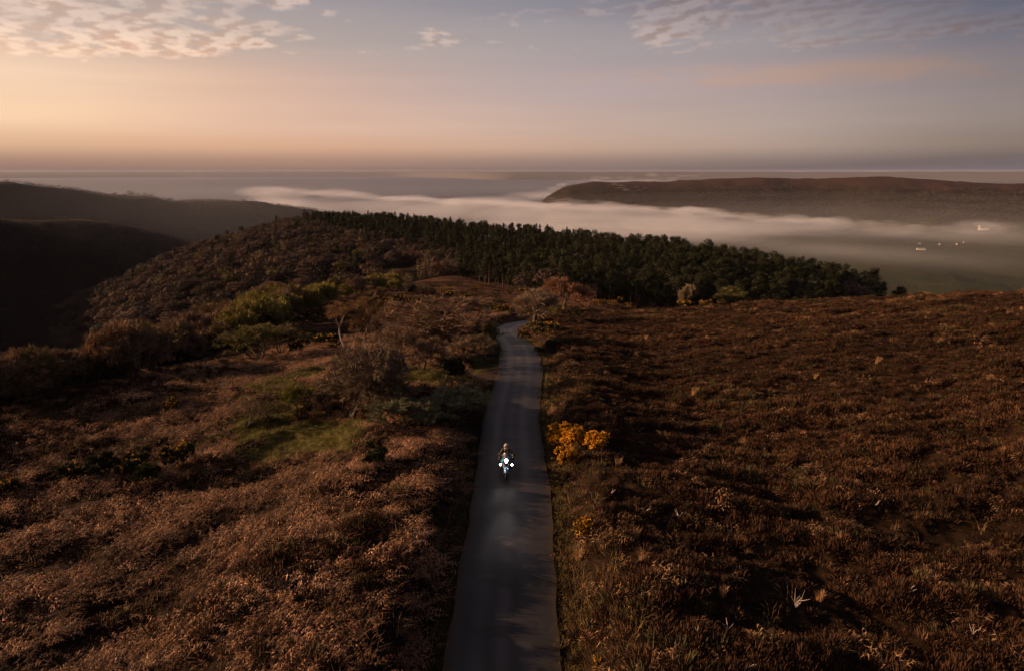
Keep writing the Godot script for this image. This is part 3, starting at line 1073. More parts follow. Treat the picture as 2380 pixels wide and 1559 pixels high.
func bare_tree(rng: RandomNumberGenerator, tall: float, wide: float, p: Dictionary) -> Array:   # [trunk and limbs, twigs]
	var w := [PackedVector3Array(), PackedColorArray()]
	var t := [PackedVector3Array(), PackedColorArray()]
	for s in p.get("stems", 1):
		var way := Vector3(rng.randf_range(-1, 1), 3.2 if p.get("stems", 1) == 1 else 1.6, rng.randf_range(-1, 1)).normalized()
		branch(rng, w, t, Vector3(0, -0.15, 0), way, p.bole, p.get("girth", 0.12), 0, p)
	# fit to the wanted height and width, a few stray twigs left out
	var xs := PackedFloat32Array()
	var ys := PackedFloat32Array()
	var zs := PackedFloat32Array()
	for i in range(0, t[0].size(), 3):
		var v: Vector3 = t[0][i]
		xs.append(v.x)
		ys.append(v.y)
		zs.append(v.z)
	xs.sort()
	ys.sort()
	zs.sort()
	var n := xs.size()
	var lo := int(n * 0.05)
	var hi := int(n * 0.95)
	var k := Vector3(wide / maxf(xs[hi] - xs[lo], 0.1), tall / maxf(ys[int(n * 0.975)], 0.1), wide / maxf(zs[hi] - zs[lo], 0.1))
	for a in [w[0], t[0]]:
		for i in a.size():
			a[i] = a[i] * k
	if p.has("ivy"):
		var l := leaf_cloud(rng, p.ivy, p.ivy_leaves, 0.16, 0.3, p.ivy_colour, p.ivy_colour * 1.6, 0.3)
		t[0].append_array(l[0])
		t[1].append_array(l[1])
	return [tri_mesh(w[0], w[1]), tri_mesh(t[0], t[1])]

# leaves or sprays spread through some rounded masses: [centre, radii]
func leaf_cloud(rng: RandomNumberGenerator, lobes: Array, count: int, small: float, large: float, c1: Color, c2: Color, inner: float, facing := 0.0) -> Array:
	var vs := PackedVector3Array()
	var cs := PackedColorArray()
	for i in count:
		var l: Array = lobes[rng.randi() % lobes.size()]
		var d := any_way(rng)
		var r := lerpf(inner, 1.0, pow(rng.randf(), 0.5)) * rng.randf_range(0.85, 1.12)
		var p: Vector3 = l[0] + d * (l[1] as Vector3) * r
		if p.y < 0.02:
			p.y = rng.randf_range(0.02, 0.15)
		var u := any_way(rng)
		var v := u.cross(any_way(rng)).normalized()
		if facing > 0.0:
			var out := (d + any_way(rng) * (1.0 - facing)).normalized()
			u = (u - out * u.dot(out)).normalized()
			v = out.cross(u)
		var s := rng.randf_range(small, large)
		var k := rng.randf_range(0.7, 1.25)
		var c := c1.lerp(c2, rng.randf()) * k
		put_tri(vs, cs, p - u * s * 0.5 - v * s * 0.22, p - u * s * 0.5 + v * s * 0.25, p + u * s * 0.6 + d * s * 0.3, c, c)
	return [vs, cs]

# upright sprays of spines for gorse and broom: [mesh of green, mesh of flowers]
func gorse_meshes(rng: RandomNumberGenerator, wide: float, tall: float, bloom: float, dense: float) -> Array:
	var gv := PackedVector3Array()
	var gc := PackedColorArray()
	var fv := PackedVector3Array()
	var fc := PackedColorArray()
	var lobes := []
	var count := 8 + rng.randi() % 4
	for i in count:
		var a := TAU * i / count + rng.randf_range(-0.4, 0.4)
		var r := wide * 0.36 * rng.randf_range(0.35, 1.1)
		var s := wide * rng.randf_range(0.11, 0.2)
		var h := tall * rng.randf_range(0.3, 0.9)
		lobes.append([Vector3(cos(a) * r, h - s * 0.35, sin(a) * r), Vector3(s, s * 0.95 * tall / wide + 0.1, s)])
	lobes.append([Vector3(0, tall * 0.4, 0), Vector3(wide * 0.25, tall * 0.32, wide * 0.25)])
	var n := int(520 * dense)
	for i in n:
		var l: Array = lobes[rng.randi() % lobes.size()]
		var d := any_way(rng)
		if d.y < -0.3:
			d.y = -d.y
		var q := rng.randf_range(0.55, 1.0)
		var p: Vector3 = l[0] + d * (l[1] as Vector3) * q
		p.y = maxf(p.y, 0.03)
		var up := (d + Vector3(0, 0.7, 0) + any_way(rng) * 0.5).normalized()
		var side := up.cross(any_way(rng)).normalized()
		var s := rng.randf_range(0.12, 0.26) * clampf(wide / 1.6, 0.7, 1.6)
		var k := rng.randf_range(0.55, 1.3)
		var c := Color(0.040, 0.042, 0.014) * k
		put_tri(gv, gc, p - side * s * 0.22, p + side * s * 0.22, p + up * s, c, c)
		put_tri(gv, gc, p - d * s * 0.2, p + d * s * 0.2 + side * s * 0.1, p + up * s * 0.8 - side * s * 0.4, c, c)
		if q > 0.72 and rng.randf() < bloom and p.y > tall * 0.25:
			for f in (6 if bloom > 0.5 else 4):
				var b := p + up * s * rng.randf_range(0.4, 1.0) + any_way(rng) * s * 0.28
				var e := any_way(rng)
				var g := e.cross(any_way(rng)).normalized()
				var z := rng.randf_range(0.03, 0.055) * clampf(wide / 1.5, 0.9, 1.7)
				var y := Color(0.55, 0.22, 0.008).lerp(Color(0.70, 0.36, 0.02), rng.randf()) * rng.randf_range(0.65, 1.1)
				put_tri(fv, fc, b - e * z, b + e * z * 0.6 + g * z, b + e * z * 0.6 - g * z, y, y)
	# brought to the wanted size
	var far_x := 0.01
	var far_y := 0.01
	for v in gv:
		far_x = maxf(far_x, absf(v.x))
		far_y = maxf(far_y, v.y)
	var k := Vector3(wide * 0.53 / far_x, tall * 1.04 / far_y, wide * 0.53 / far_x)
	for i in gv.size():
		gv[i] = gv[i] * k
	for i in fv.size():
		fv[i] = fv[i] * k
	return [tri_mesh(gv, gc), tri_mesh(fv, fc) if fv.size() > 200 else null]

func part(root: Node3D, called: String, mesh: Mesh, m: Material) -> MeshInstance3D:
	var o := MeshInstance3D.new()
	o.name = called
	o.mesh = mesh
	o.material_override = m
	root.add_child(o, true)
	return o

func thing(called: String, at: Vector3, label: String, category: String, group := "") -> Node3D:
	var o := Node3D.new()
	o.name = numbered(called)
	o.position = at
	tag(o, label, category, group)
	add_child(o)
	return o

func copy_of(o: Node3D, called: String, at: Vector3, turn: float, size: Vector3, label: String, category: String, group: String) -> Node3D:
	var c: Node3D = o.duplicate()
	c.name = numbered(called)
	c.transform = Transform3D(Basis.from_scale(size).rotated(Vector3.UP, turn), at)
	tag(c, label, category, group)
	add_child(c)
	return c

func pine_parts(rng: RandomNumberGenerator, round_top: bool) -> Array:
	var tall := 13.0
	var w := [PackedVector3Array(), PackedColorArray()]
	tube(w[0], w[1], Vector3(0, -0.5, 0), Vector3(0, tall * 0.55, 0), 0.24, 0.17, 6, Color(0.06, 0.042, 0.03))
	tube(w[0], w[1], Vector3(0, tall * 0.55, 0), Vector3(0.1, tall * 0.93, 0), 0.17, 0.05, 6, Color(0.075, 0.045, 0.03))
	if round_top:
		var lobes := []
		for i in 9:
			var f := i / 8.0
			var a := rng.randf() * TAU
			var r := lerpf(1.7, 0.5, f) * rng.randf_range(0.6, 1.2)
			lobes.append([Vector3(cos(a) * r, lerpf(tall * 0.4, tall * 0.9, f), sin(a) * r), Vector3(1.0, 0.72, 1.0) * rng.randf_range(1.2, 1.75)])
		lobes.append([Vector3(0, tall * 0.86, 0), Vector3(1.5, 1.4, 1.5)])
		var l := leaf_cloud(rng, lobes, 780, 0.35, 0.75, Color(0.013, 0.016, 0.0065), Color(0.027, 0.026, 0.010), 0.7, 0.5)
		return [tri_mesh(w[0], w[1]), tri_mesh(l[0], l[1])]
	var vs := PackedVector3Array()
	var cs := PackedColorArray()
	var tiers := 11
	for t in tiers:
		var f := t / float(tiers - 1)
		var y := lerpf(tall * 0.24, tall * 0.98, f)
		var reach := (2.5 * pow(1.0 - f, 0.65) + 0.25) if not round_top else (2.6 * sqrt(maxf(0.0, 1.0 - pow(f * 1.55 - 0.62, 2.0))) + 0.35)
		var arms := 7 if f < 0.7 else 5
		for a in arms:
			var q := TAU * (a + rng.randf()) / arms
			var out := Vector3(cos(q), 0, sin(q))
			var r := reach * rng.randf_range(0.7, 1.15)
			for k in 5:
				var p := out * r * (0.35 + 0.16 * k) + Vector3(0, y + rng.randf_range(-0.35, 0.35) - r * 0.05 * k, 0) + any_way(rng) * 0.22
				var up := (Vector3(0, rng.randf_range(0.5, 1.0), 0) - out * 0.2 + any_way(rng) * 0.45).normalized()
				var side := up.cross(out + any_way(rng) * 0.6).normalized()
				var s := rng.randf_range(0.45, 0.85)
				var v := rng.randf_range(0.6, 1.35)
				var c := Color(0.014, 0.017, 0.007).lerp(Color(0.027, 0.026, 0.010), rng.randf()) * v
				put_tri(vs, cs, p - side * s * 0.4 - up * s * 0.4, p + side * s * 0.4 - up * s * 0.4, p + up * s * 0.7, c, c)
	return [tri_mesh(w[0], w[1]), tri_mesh(vs, cs)]

func dome_parts(rng: RandomNumberGenerator, c1: Color, c2: Color, leaves: int, tall: float, wide: float) -> Array:
	var w := [PackedVector3Array(), PackedColorArray()]
	var lobes := []
	var bark := Color(0.09, 0.07, 0.058)
	tube(w[0], w[1], Vector3(0, -0.4, 0), Vector3(0.05, tall * 0.35, 0.05), 0.2, 0.14, 5, bark)
	for i in 7:
		var a := TAU * i / 7.0 + rng.randf_range(-0.3, 0.3)
		var r := wide * 0.27 * rng.randf_range(0.6, 1.15)
		var y := tall * rng.randf_range(0.5, 0.74)
		var c := Vector3(cos(a) * r, y, sin(a) * r)
		lobes.append([c, Vector3(wide * 0.21, tall * 0.19, wide * 0.21) * rng.randf_range(0.85, 1.2)])
		tube(w[0], w[1], Vector3(0.05, tall * 0.33, 0.05), c, 0.09, 0.03, 3, bark)
	lobes.append([Vector3(0, tall * 0.78, 0), Vector3(wide * 0.24, tall * 0.2, wide * 0.24)])
	var l := leaf_cloud(rng, lobes, leaves, 0.4, 0.9, c1, c2, 0.72, 0.55)
	return [tri_mesh(w[0], w[1]), tri_mesh(l[0], l[1])]

func line_of(points: Array) -> Array:
	var xs := PackedFloat32Array()
	var ys := PackedFloat32Array()
	for p in points:
		xs.append(p[0])
		ys.append(p[1])
	return [xs, ys, slopes_of(xs, ys)]

func wood_edge(x: float) -> float:
	if edge_line.is_empty():
		edge_line = line_of([[-200, 190], [0, 200], [300, 230], [450, 260], [600, 270], [750, 300], [870, 325], [960, 365], [1050, 372], [1090, 345], [1180, 305], [1350, 262], [1500, 270], [1700, 290], [2400, 300]])
	return along(edge_line[0], edge_line[1], edge_line[2], x)

var edge_line := []

func build_woods() -> void:
	var rng := RandomNumberGenerator.new()
	rng.seed = 55
	var wood := tinted(0.95, 0.2)
	var leaf := tinted(0.9, 0.25, 0.12)
	var pines := []
	for i in 6:
		pines.append(pine_parts(rng, i != 0 and i != 2))
	var domes := []
	var tones := [[Color(0.060, 0.039, 0.030), Color(0.082, 0.054, 0.040)], [Color(0.050, 0.033, 0.028), Color(0.072, 0.047, 0.037)], [Color(0.080, 0.064, 0.024), Color(0.115, 0.09, 0.032)], [Color(0.040, 0.029, 0.024), Color(0.06, 0.042, 0.031)], [Color(0.075, 0.044, 0.029), Color(0.10, 0.06, 0.036)]]
	for t in tones:
		domes.append(dome_parts(rng, t[0], t[1], 900, 9.0, 10.0))
	var rear := line_of([[-200, 760], [150, 740], [300, 740], [450, 800], [600, 850], [720, 860], [900, 770], [1050, 705], [1180, 645], [1500, 540], [1700, 490], [1900, 465], [2050, 455], [2160, 440], [2400, 420]])
	var pine_line := line_of([[690, 514], [760, 540], [850, 562], [950, 582], [1040, 604], [1075, 660], [1100, 900], [2400, 900]])
	var moor_line := line_of([[1200, 770], [1350, 722], [1500, 722], [1800, 702], [2100, 691], [2379, 683]])
	var pine_at := []
	var dome_at := []
	var z := -185.0
	while z > -880.0:
		var gap := 5.8
		var x := -540.0
		while x < 420.0:
			x += gap
			var p := Vector3(x + rng.randf_range(-2.3, 2.3), 0, z + rng.randf_range(-2.3, 2.3))
			var far := Vector2(p.x, p.z).length()
			var s := on_picture(Vector3(p.x, EYE - far * 0.1, p.z))
			if s.x < -180.0 or s.x > 2330.0:
				continue
			if far < wood_edge(s.x) + rng.randf_range(0, 14) or far > along(rear[0], rear[1], rear[2], s.x):
				continue
			p.y = height(p.x, p.z)
			var g := on_picture(p)
			var piny := g.y < along(pine_line[0], pine_line[1], pine_line[2], g.x) + rng.randf_range(-9, 9)
			if g.x > 1095.0:
				piny = rng.randf() < 0.9
				if g.x > 1960.0:
					piny = rng.randf() < 0.5
			elif g.x < 690.0:
				piny = rng.randf() < 0.02
			elif not piny:
				piny = rng.randf() < 0.05
			# the pink clearing on the slope
			if Vector2((g.x - 945.0) / 55.0, (g.y - 636.0) / 17.0).length() < 1.0 + 0.3 * broad.get_noise_2d(p.x * 9.0, p.z * 9.0):
				continue
			var tall := (12.6 if piny else 9.6) * rng.randf_range(0.62, 1.3)
			if not piny and rng.randf() < (0.5 if g.x > 430.0 else 0.3):
				continue
			if g.x > 1200.0:
				var top := on_picture(p + Vector3(0, tall, 0))
				if top.y > along(moor_line[0], moor_line[1], moor_line[2], top.x):
					continue
			(pine_at if piny else dome_at).append([far, p, tall, rng.randf() * TAU, rng.randi(), rng.randf(), g.x])
		z -= gap
	print("pines ", pine_at.size(), " broadleaf ", dome_at.size())
	for kind in 2:
		var list: Array = pine_at if kind == 0 else dome_at
		list.sort_custom(func(p, q): return p[0] < q[0])
		var protos := []
		var rest := []
		var tint := []
		var shapes: Array = pines if kind == 0 else domes
		for v in shapes.size():
			protos.append(null)
			rest.append([])
			tint.append([])
		for i in list.size():
			var e: Array = list[i]
			var v: int = e[4] % shapes.size()
			if kind == 0:
				v = e[4] % 6
				if e[6] > 1400.0 and (v == 0 or v == 2):
					v += 3
			else:
				# olive young leaf mostly high on the slope, brown bare crowns lower down
				v = e[4] % 5
				if v == 2 and e[5] > 0.55:
					v = 0
			var k: float = e[2] / (13.0 if kind == 0 else 9.0)
			var wide: float = k * (0.95 + 0.45 * e[5]) * (1.0 if kind == 0 else 1.12)
			if i < 300:
				var label := "%s dark pine %s" % ["pointed" if v == 0 or v == 2 else "round-headed", "on the crest near the top of the ridge" if e[6] < 1000.0 else ("at the edge of the wood behind the clearing" if e[6] < 1250.0 else ("in the wood behind the russet tree" if e[6] < 1450.0 else ("in the wood behind the gorse row" if e[6] < 1750.0 else "at the low end of the wood above the vale")))]
				if kind == 1:
					label = ["bare brown broadleaved tree in the hanging wood on the slope", "bare grey brown broadleaved tree in the hanging wood on the slope", "olive green young-leaved tree in the hanging wood on the slope", "dark brown bare crowned tree in the hanging wood on the slope", "russet brown bare crowned tree in the hanging wood on the slope"][v]
					label = label.replace("on the slope", "over the deep valley" if e[6] < 420.0 else ("below the ridge top" if e[6] < 720.0 else "beside the pines"))
				var called := "pine_tree" if kind == 0 else "broadleaved_tree"
				var group := "pines of the wood on the ridge" if kind == 0 else "trees of the hanging wood"
				if protos[v] == null:
					protos[v] = thing(called, e[1], label, "tree", group)
					part(protos[v], "trunk", shapes[v][0], wood)
					part(protos[v], "crown", shapes[v][1], leaf)
					protos[v].transform = Transform3D(Basis.from_scale(Vector3(wide, k, wide)).rotated(Vector3.UP, e[3]), e[1])
				else:
					copy_of(protos[v], called, e[1], e[3], Vector3(wide, k, wide), label, "tree", group)
			else:
				rest[v].append(Transform3D(Basis.from_scale(Vector3(wide, k, wide)).rotated(Vector3.UP, e[3]), e[1]))
				tint[v].append(Color.WHITE * (0.8 + 0.4 * e[5]))
		var root := Node3D.new()
		root.name = "pine_wood" if kind == 0 else "hanging_wood"
		tag(root, "massed dark pines covering the back of the ridge" if kind == 0 else "massed brown broadleaved crowns covering the valley side", "wood", "", "stuff")
		add_child(root)
		for v in shapes.size():
			if rest[v].is_empty():
				continue
			var mm := MultiMesh.new()
			mm.transform_format = MultiMesh.TRANSFORM_3D
			mm.use_colors = true
			mm.mesh = shapes[v][1]
			mm.instance_count = rest[v].size()
			for i in rest[v].size():
				mm.set_instance_transform(i, rest[v][i])
				mm.set_instance_color(i, tint[v][i])
			var o := MultiMeshInstance3D.new()
			o.name = "crown"
			o.multimesh = mm
			o.material_override = leaf
			o.set_meta("kind", "stuff")
			root.add_child(o, true)
	# woods too far away to tell the trees apart: valley sides on the left, the headland on the right
	var tops := []
	for t in [[Color(0.06, 0.042, 0.034), Color(0.085, 0.058, 0.044)], [Color(0.05, 0.042, 0.026), Color(0.078, 0.062, 0.034)], [Color(0.035, 0.034, 0.02), Color(0.055, 0.046, 0.028)]]:
		tops.append(dome_parts(rng, t[0], t[1], 70, 9.0, 10.0)[1])
	var places := []
	var tints := []
	for i in 30000:
		var az := deg_to_rad(rng.randf_range(-46.0, -9.0))
		var far := sqrt(rng.randf_range(620.0 * 620.0, 2450.0 * 2450.0))
		var p := Vector3(sin(az) * far, 0, -cos(az) * far)
		p.y = height(p.x, p.z)
		if p.y < 12.0 or broad.get_noise_2d(p.x * 1.4, p.z * 1.4) > 0.28 + (0.2 if p.y < 200.0 else -0.12):
			continue
		var k := rng.randf_range(0.7, 1.25)
		places.append(Transform3D(Basis.from_scale(Vector3(k, k * rng.randf_range(0.8, 1.1), k)).rotated(Vector3.UP, rng.randf() * TAU), p - Vector3(0, 2.5, 0)))
		tints.append(Color.WHITE * rng.randf_range(0.7, 1.2))
	scatter("valley_wood", "dark brown woods clothing the deep valley and the hills beyond it on the left", "wood", tops, places, tints, leaf)
	places = []
	tints = []
	for i in 26000:
		var az := deg_to_rad(rng.randf_range(2.0, 46.0))
		var far := sqrt(rng.randf_range(3650.0 * 3650.0, 4800.0 * 4800.0))
		var p := Vector3(sin(az) * far, 0, -cos(az) * far)
		p.y = height(p.x, p.z)
		var n := broad.get_noise_2d(p.x * 0.8 + 500.0, p.z * 0.8)
		if p.y < 30.0 or p.y > 205.0 + n * 70.0 or (n > 0.3 and p.y > 90.0):
			continue
		var k := rng.randf_range(1.0, 2.2)
		places.append(Transform3D(Basis.from_scale(Vector3(k, k * 0.9, k)).rotated(Vector3.UP, rng.randf() * TAU), p - Vector3(0, 3.0, 0)))
		tints.append(Color.WHITE * rng.randf_range(0.6, 1.9))
	scatter("headland_wood", "woods on the steep side of the headland above the mist", "wood", tops, places, tints, leaf)
	# hedges and spinneys between the fields of the vale
	places = []
	tints = []
	var edge := FastNoiseLite.new()
	edge.seed = 4
	edge.noise_type = FastNoiseLite.TYPE_CELLULAR
	edge.cellular_return_type = FastNoiseLite.RETURN_DISTANCE2_SUB
	edge.frequency = 0.0058
	edge.domain_warp_enabled = true
	edge.domain_warp_amplitude = 40.0
	edge.domain_warp_frequency = 0.004
	for i in 60000:
		var az := deg_to_rad(rng.randf_range(6.0, 45.0))
		var far := sqrt(rng.randf_range(1150.0 * 1150.0, 3700.0 * 3700.0))
		var p := Vector3(sin(az) * far, 0, -cos(az) * far)
		var hedge := edge.get_noise_2d(p.x, p.z) < -0.93
		var spinney := broad.get_noise_2d(p.x * 0.9 + 90.0, p.z * 0.9) > 0.34
		if not hedge and not spinney:
			continue
		p.y = height(p.x, p.z)
		if p.y > 70.0 or p.y < 3.0:
			continue
		var k := rng.randf_range(0.45, 0.75) if not spinney else rng.randf_range(0.7, 1.1)
		places.append(Transform3D(Basis.from_scale(Vector3(k, k, k)).rotated(Vector3.UP, rng.randf() * TAU), p - Vector3(0, 1.2, 0)))
		tints.append(Color.WHITE * rng.randf_range(0.6, 1.1))
	scatter("hedgerows", "dim hedgerows and spinneys between the fields of the vale", "hedge", tops, places, tints, leaf)
	print("far woods ", places.size())
	# trees standing up along the skyline of the left ridge
	var ridge := line_of([[0, 425], [100, 436], [250, 453], [340, 458], [400, 468], [500, 467], [600, 470], [700, 483], [770, 497]])
	var spots := []
	for i in 46:
		var x := 60.0 + i * 8.6
		spots.append([x, rng.randf_range(6.0, 11.0)])
	for i in 14:
		spots.append([300.0 + i * 7.5 + rng.randf_range(-2, 2), rng.randf_range(11.0, 19.0)])
	for i in 6:
		spots.append([440.0 + i * 5.5, rng.randf_range(11.0, 16.0)])
	for i in 12:
		spots.append([690.0 + i * 6.5, rng.randf_range(6.0, 10.0)])
	var first: Node3D = null
	for s in spots:
		var y := along(ridge[0], ridge[1], ridge[2], s[0])
		var far := lerpf(1900.0, 2400.0, s[0] / 770.0)
		var p := spot(s[0], y, far)
		p.y = height(p.x, p.z) - 2.5
		var k: float = s[1] / 6.5
		var label := "small dark tree on the skyline of the far left ridge"
		if s[1] > 11.0:
			label = "tall tree of the dark clump on the left ridge skyline"
		if first == null:
			first = thing("ridge_tree", p, label, "tree", "trees on the left ridge skyline")
			var d := dome_parts(rng, Color(0.028, 0.026, 0.018), Color(0.045, 0.036, 0.024), 120, 9.0, 9.0)
			part(first, "trunk", d[0], wood)
			part(first, "crown", d[1], leaf)
			first.scale = Vector3.ONE * k
		else:
			copy_of(first, "ridge_tree", p, rng.randf() * TAU, Vector3(k, k, k), label, "tree", "trees on the left ridge skyline")

func plant_tree(called: String, x: float, y: float, px_tall: float, px_wide: float, p: Dictionary, label: String, rng: RandomNumberGenerator, group := "") -> Node3D:
	var at := ground_at(x, y)
	var t := bare_tree(rng, metres(px_tall, at), metres(px_wide, at), p)
	var o := thing(called, at - Vector3(0, 0.05, 0), label, "tree" if called.ends_with("tree") or called.ends_with("birch") else "shrub", group)
	part(o, "trunk", t[0], bark_look)
	part(o, "crown", t[1], twig_look)
	return o

func plant_gorse(x: float, y: float, px_wide: float, px_tall: float, bloom: float, dense: float, label: String, rng: RandomNumberGenerator, group := "") -> void:
	var at := ground_at(x, y)
	var g := gorse_meshes(rng, metres(px_wide, at), metres(px_tall, at), bloom, dense)
	var o := thing("gorse_bush", at - Vector3(0, 0.08, 0), label, "gorse", group)
	part(o, "foliage", g[0], gorse_look)
	if g[1] != null:
		part(o, "flowers", g[1], bloom_look)

var bark_look: StandardMaterial3D
var twig_look: StandardMaterial3D
var gorse_look: StandardMaterial3D
var bloom_look: StandardMaterial3D

func build_trees() -> void:
	var rng := RandomNumberGenerator.new()
	rng.seed = 71
	bark_look = tinted(0.9, 0.3)
	twig_look = tinted(0.9, 0.25, 0.08)
	gorse_look = tinted(0.85, 0.3, 0.1)
	bloom_look = tinted(0.8, 0.3, 0.3)
	var thorn := {"kids": [6, 5, 4], "spread": 0.75, "rise": 0.1, "wander": 0.28, "shrink": 0.72, "bole": 1.2, "girth": 0.11, "twigs": 40, "twig": 0.3, "fine": 0.011, "bark": Color(0.075, 0.052, 0.036), "crown": Color(0.182, 0.115, 0.077), "crown2": Color(0.122, 0.101, 0.046), "mix": 0.2}
	var spreading := thorn.duplicate()
	spreading.merge({"kids": [6, 5, 5], "spread": 0.95, "rise": 0.22, "bole": 1.0, "fine": 0.010, "twig": 0.26, "twigs": 56, "crown": Color(0.209, 0.128, 0.086), "girth": 0.16}, true)
	var birch := {"kids": [5, 4, 4], "spread": 0.5, "rise": 0.3, "wander": 0.16, "shrink": 0.62, "bole": 3.2, "girth": 0.12, "twigs": 44, "twig": 0.5, "fine": 0.011, "bark": Color(0.42, 0.33, 0.26), "crown": Color(0.200, 0.112, 0.059), "crown2": Color(0.174, 0.131, 0.043), "mix": 0.3}
	var bushy := {"stems": 5, "kids": [4, 4], "spread": 0.6, "rise": 0.25, "wander": 0.22, "shrink": 0.75, "bole": 1.0, "girth": 0.05, "twigs": 64, "twig": 0.26, "fine": 0.011, "bark": Color(0.06, 0.045, 0.03), "crown": Color(0.157, 0.108, 0.070), "crown2": Color(0.104, 0.096, 0.042), "mix": 0.35}
	var olive := bushy.duplicate()
	olive.merge({"crown": Color(0.174, 0.154, 0.052), "crown2": Color(0.122, 0.104, 0.043), "twigs": 72}, true)
	var grey := bushy.duplicate()
	grey.merge({"crown": Color(0.166, 0.148, 0.086), "crown2": Color(0.086, 0.096, 0.038), "twigs": 72}, true)
	var red := spreading.duplicate()
	red.merge({"kids": [6, 5, 4], "spread": 0.65, "bole": 1.6, "crown": Color(0.244, 0.125, 0.073), "crown2": Color(0.192, 0.108, 0.062), "twigs": 60, "twig": 0.4, "fine": 0.016}, true)

	# birches beyond the brow
	var b1 := birch.duplicate()
	b1.lean = Vector3(0.4, 0, 0)
	plant_tree("birch", 806, 812, 112, 70, b1, "tallest birch of the brow group, pale forked trunk leaning to the lane", rng, "birches on the brow")
	var b2 := birch.duplicate()
	b2.merge({"bark": Color(0.16, 0.12, 0.09)}, true)
	plant_tree("birch", 822, 808, 84, 44, b2, "thin birch close beside the pale forked birch on the brow", rng, "birches on the brow")
	plant_tree("birch", 839, 810, 112, 60, b2, "straight dark-stemmed birch in the middle of the brow group", rng, "birches on the brow")
	var b3 := b2.duplicate()
	b3.lean = Vector3(0.5, 0, 0)
	plant_tree("birch", 858, 807, 100, 62, b3, "slanting dark birch nearest the thorn trees in the brow group", rng, "birches on the brow")
	# thorns between the birches and the lane
	plant_tree("thorn_tree", 944, 856, 98, 82, thorn, "small dark thorn tree with a tall crooked stem on the green sward", rng, "thorn trees left of the lane")
	plant_tree("thorn_tree", 981, 858, 72, 66, thorn, "low round thorn tree with a short forked trunk on the green sward", rng, "thorn trees left of the lane")
	plant_tree("thorn_tree", 1085, 856, 62, 62, thorn, "thorn tree behind the dark ivy-clad thorn", rng, "thorn trees left of the lane")
	plant_tree("thorn_tree", 1054, 797, 96, 172, spreading, "wide spreading bare thorn tree above the lane, the broadest crown of all", rng, "thorn trees left of the lane")
	plant_tree("thorn_tree", 925, 812, 72, 118, spreading, "brown bare thorn between the birches and the widest thorn", rng, "thorn trees left of the lane")
	plant_tree("thorn_tree", 1000, 806, 56, 74, spreading, "low brown thorn in front of the widest thorn tree", rng, "thorn trees left of the lane")
	# the ivy-clad thorn with a dead limb
	var at := ground_at(1036, 908)
	var u := metres(1.0, at)
	var o := thing("thorn_tree", at - Vector3(0, 0.05, 0), "dark ivy-clad thorn tree with two stems and a bare dead limb", "tree", "thorn trees left of the lane")
	var w := [PackedVector3Array(), PackedColorArray()]
	var bark := Color(0.19, 0.12, 0.07)
	for s in [[0, 0, -3, 22, 6.5, 5.0], [-3, 22, 4, 42, 5.0, 4.0], [4, 42, 12, 64, 4.0, 2.0], [12, 4, 14, 24, 6.0, 4.6], [14, 24, 26, 40, 4.6, 3.0], [26, 40, 34, 52, 3.0, 1.5], [-3, 18, -14, 26, 3.4, 2.6], [-14, 26, -22, 38, 2.6, 1.8], [-22, 38, -20, 50, 1.8, 1.1], [-20, 50, -25, 58, 1.1, 0.4], [-22, 38, -30, 42, 1.2, 0.4], [14, 24, 6, 46, 3.0, 2.0]]:
		tube(w[0], w[1], Vector3(s[0], s[1], 0.4 * s[1] * 0.1) * u, Vector3(s[2], s[3], 0.4 * s[3] * 0.1) * u, s[4] * u * 0.55, s[5] * u * 0.55, 7, bark)
	part(o, "trunk", tri_mesh(w[0], w[1]), bark_look)
	var lobes := []
	for s in [[-2, 66, 13], [12, 72, 13], [24, 62, 14], [6, 56, 12], [33, 50, 13], [20, 48, 12], [36, 60, 9], [-6, 74, 8], [8, 46, 8]]:
		lobes.append([Vector3(s[0], s[1], rng.randf_range(-9, 9)) * u, Vector3(s[2], s[2] * 0.85, s[2]) * u])
	var ivy := leaf_cloud(rng, lobes, 3600, 0.1, 0.2, Color(0.022, 0.021, 0.011), Color(0.036, 0.03, 0.014), 0.2)
	part(o, "crown", tri_mesh(ivy[0], ivy[1]), twig_look)
	# right of the bend
	plant_tree("thorn_tree", 1243, 749, 66, 62, {"kids": [7, 5, 4], "spread": 0.7, "rise": 0.3, "wander": 0.14, "shrink": 0.85, "bole": 0.7, "girth": 0.13, "twigs": 44, "twig": 0.42, "fine": 0.014, "bark": Color(0.06, 0.045, 0.03), "crown": Color(0.217, 0.157, 0.104)}, "round besom-shaped thorn on the outside of the bend", rng)
	plant_tree("oak_tree", 1308, 722, 74, 86, red, "tall russet tree standing right of the bend before the pines", rng)
	plant_tree("broad_shrub", 1272, 735, 40, 40, bushy, "brown shrub between the besom-shaped thorn and the russet tree", rng)
	plant_tree("broad_shrub", 1299, 733, 26, 34, olive, "dark low shrub under the russet tree", rng)
	plant_gorse(1341, 738, 32, 26, 0.0, 0.9, "small dark round bush on the moor right of the russet tree", rng)
	# scrub below the brow on the left
	plant_tree("willow_shrub", 600, 836, 76, 98, olive, "large round olive willow bush at the edge of the bracken", rng)
	plant_tree("thorn_tree", 650, 824, 66, 70, bushy, "thin bare tree beside the round willow bush", rng)
	plant_gorse(690, 824, 62, 38, 0.05, 1.3, "dark low bush at the foot of the thin bare tree", rng)
	plant_gorse(560, 826, 50, 34, 0.1, 1.1, "dark bush just left of the round willow bush", rng)
	plant_gorse(775, 812, 34, 18, 0.1, 0.8, "little dark gorse left of the birches", rng)
	plant_gorse(915, 806, 16, 12, 0.0, 0.6, "tiny dark bush right of the birches", rng)
	plant_gorse(850, 826, 22, 18, 0.0, 0.7, "small black bush on the brow below the birches", rng)
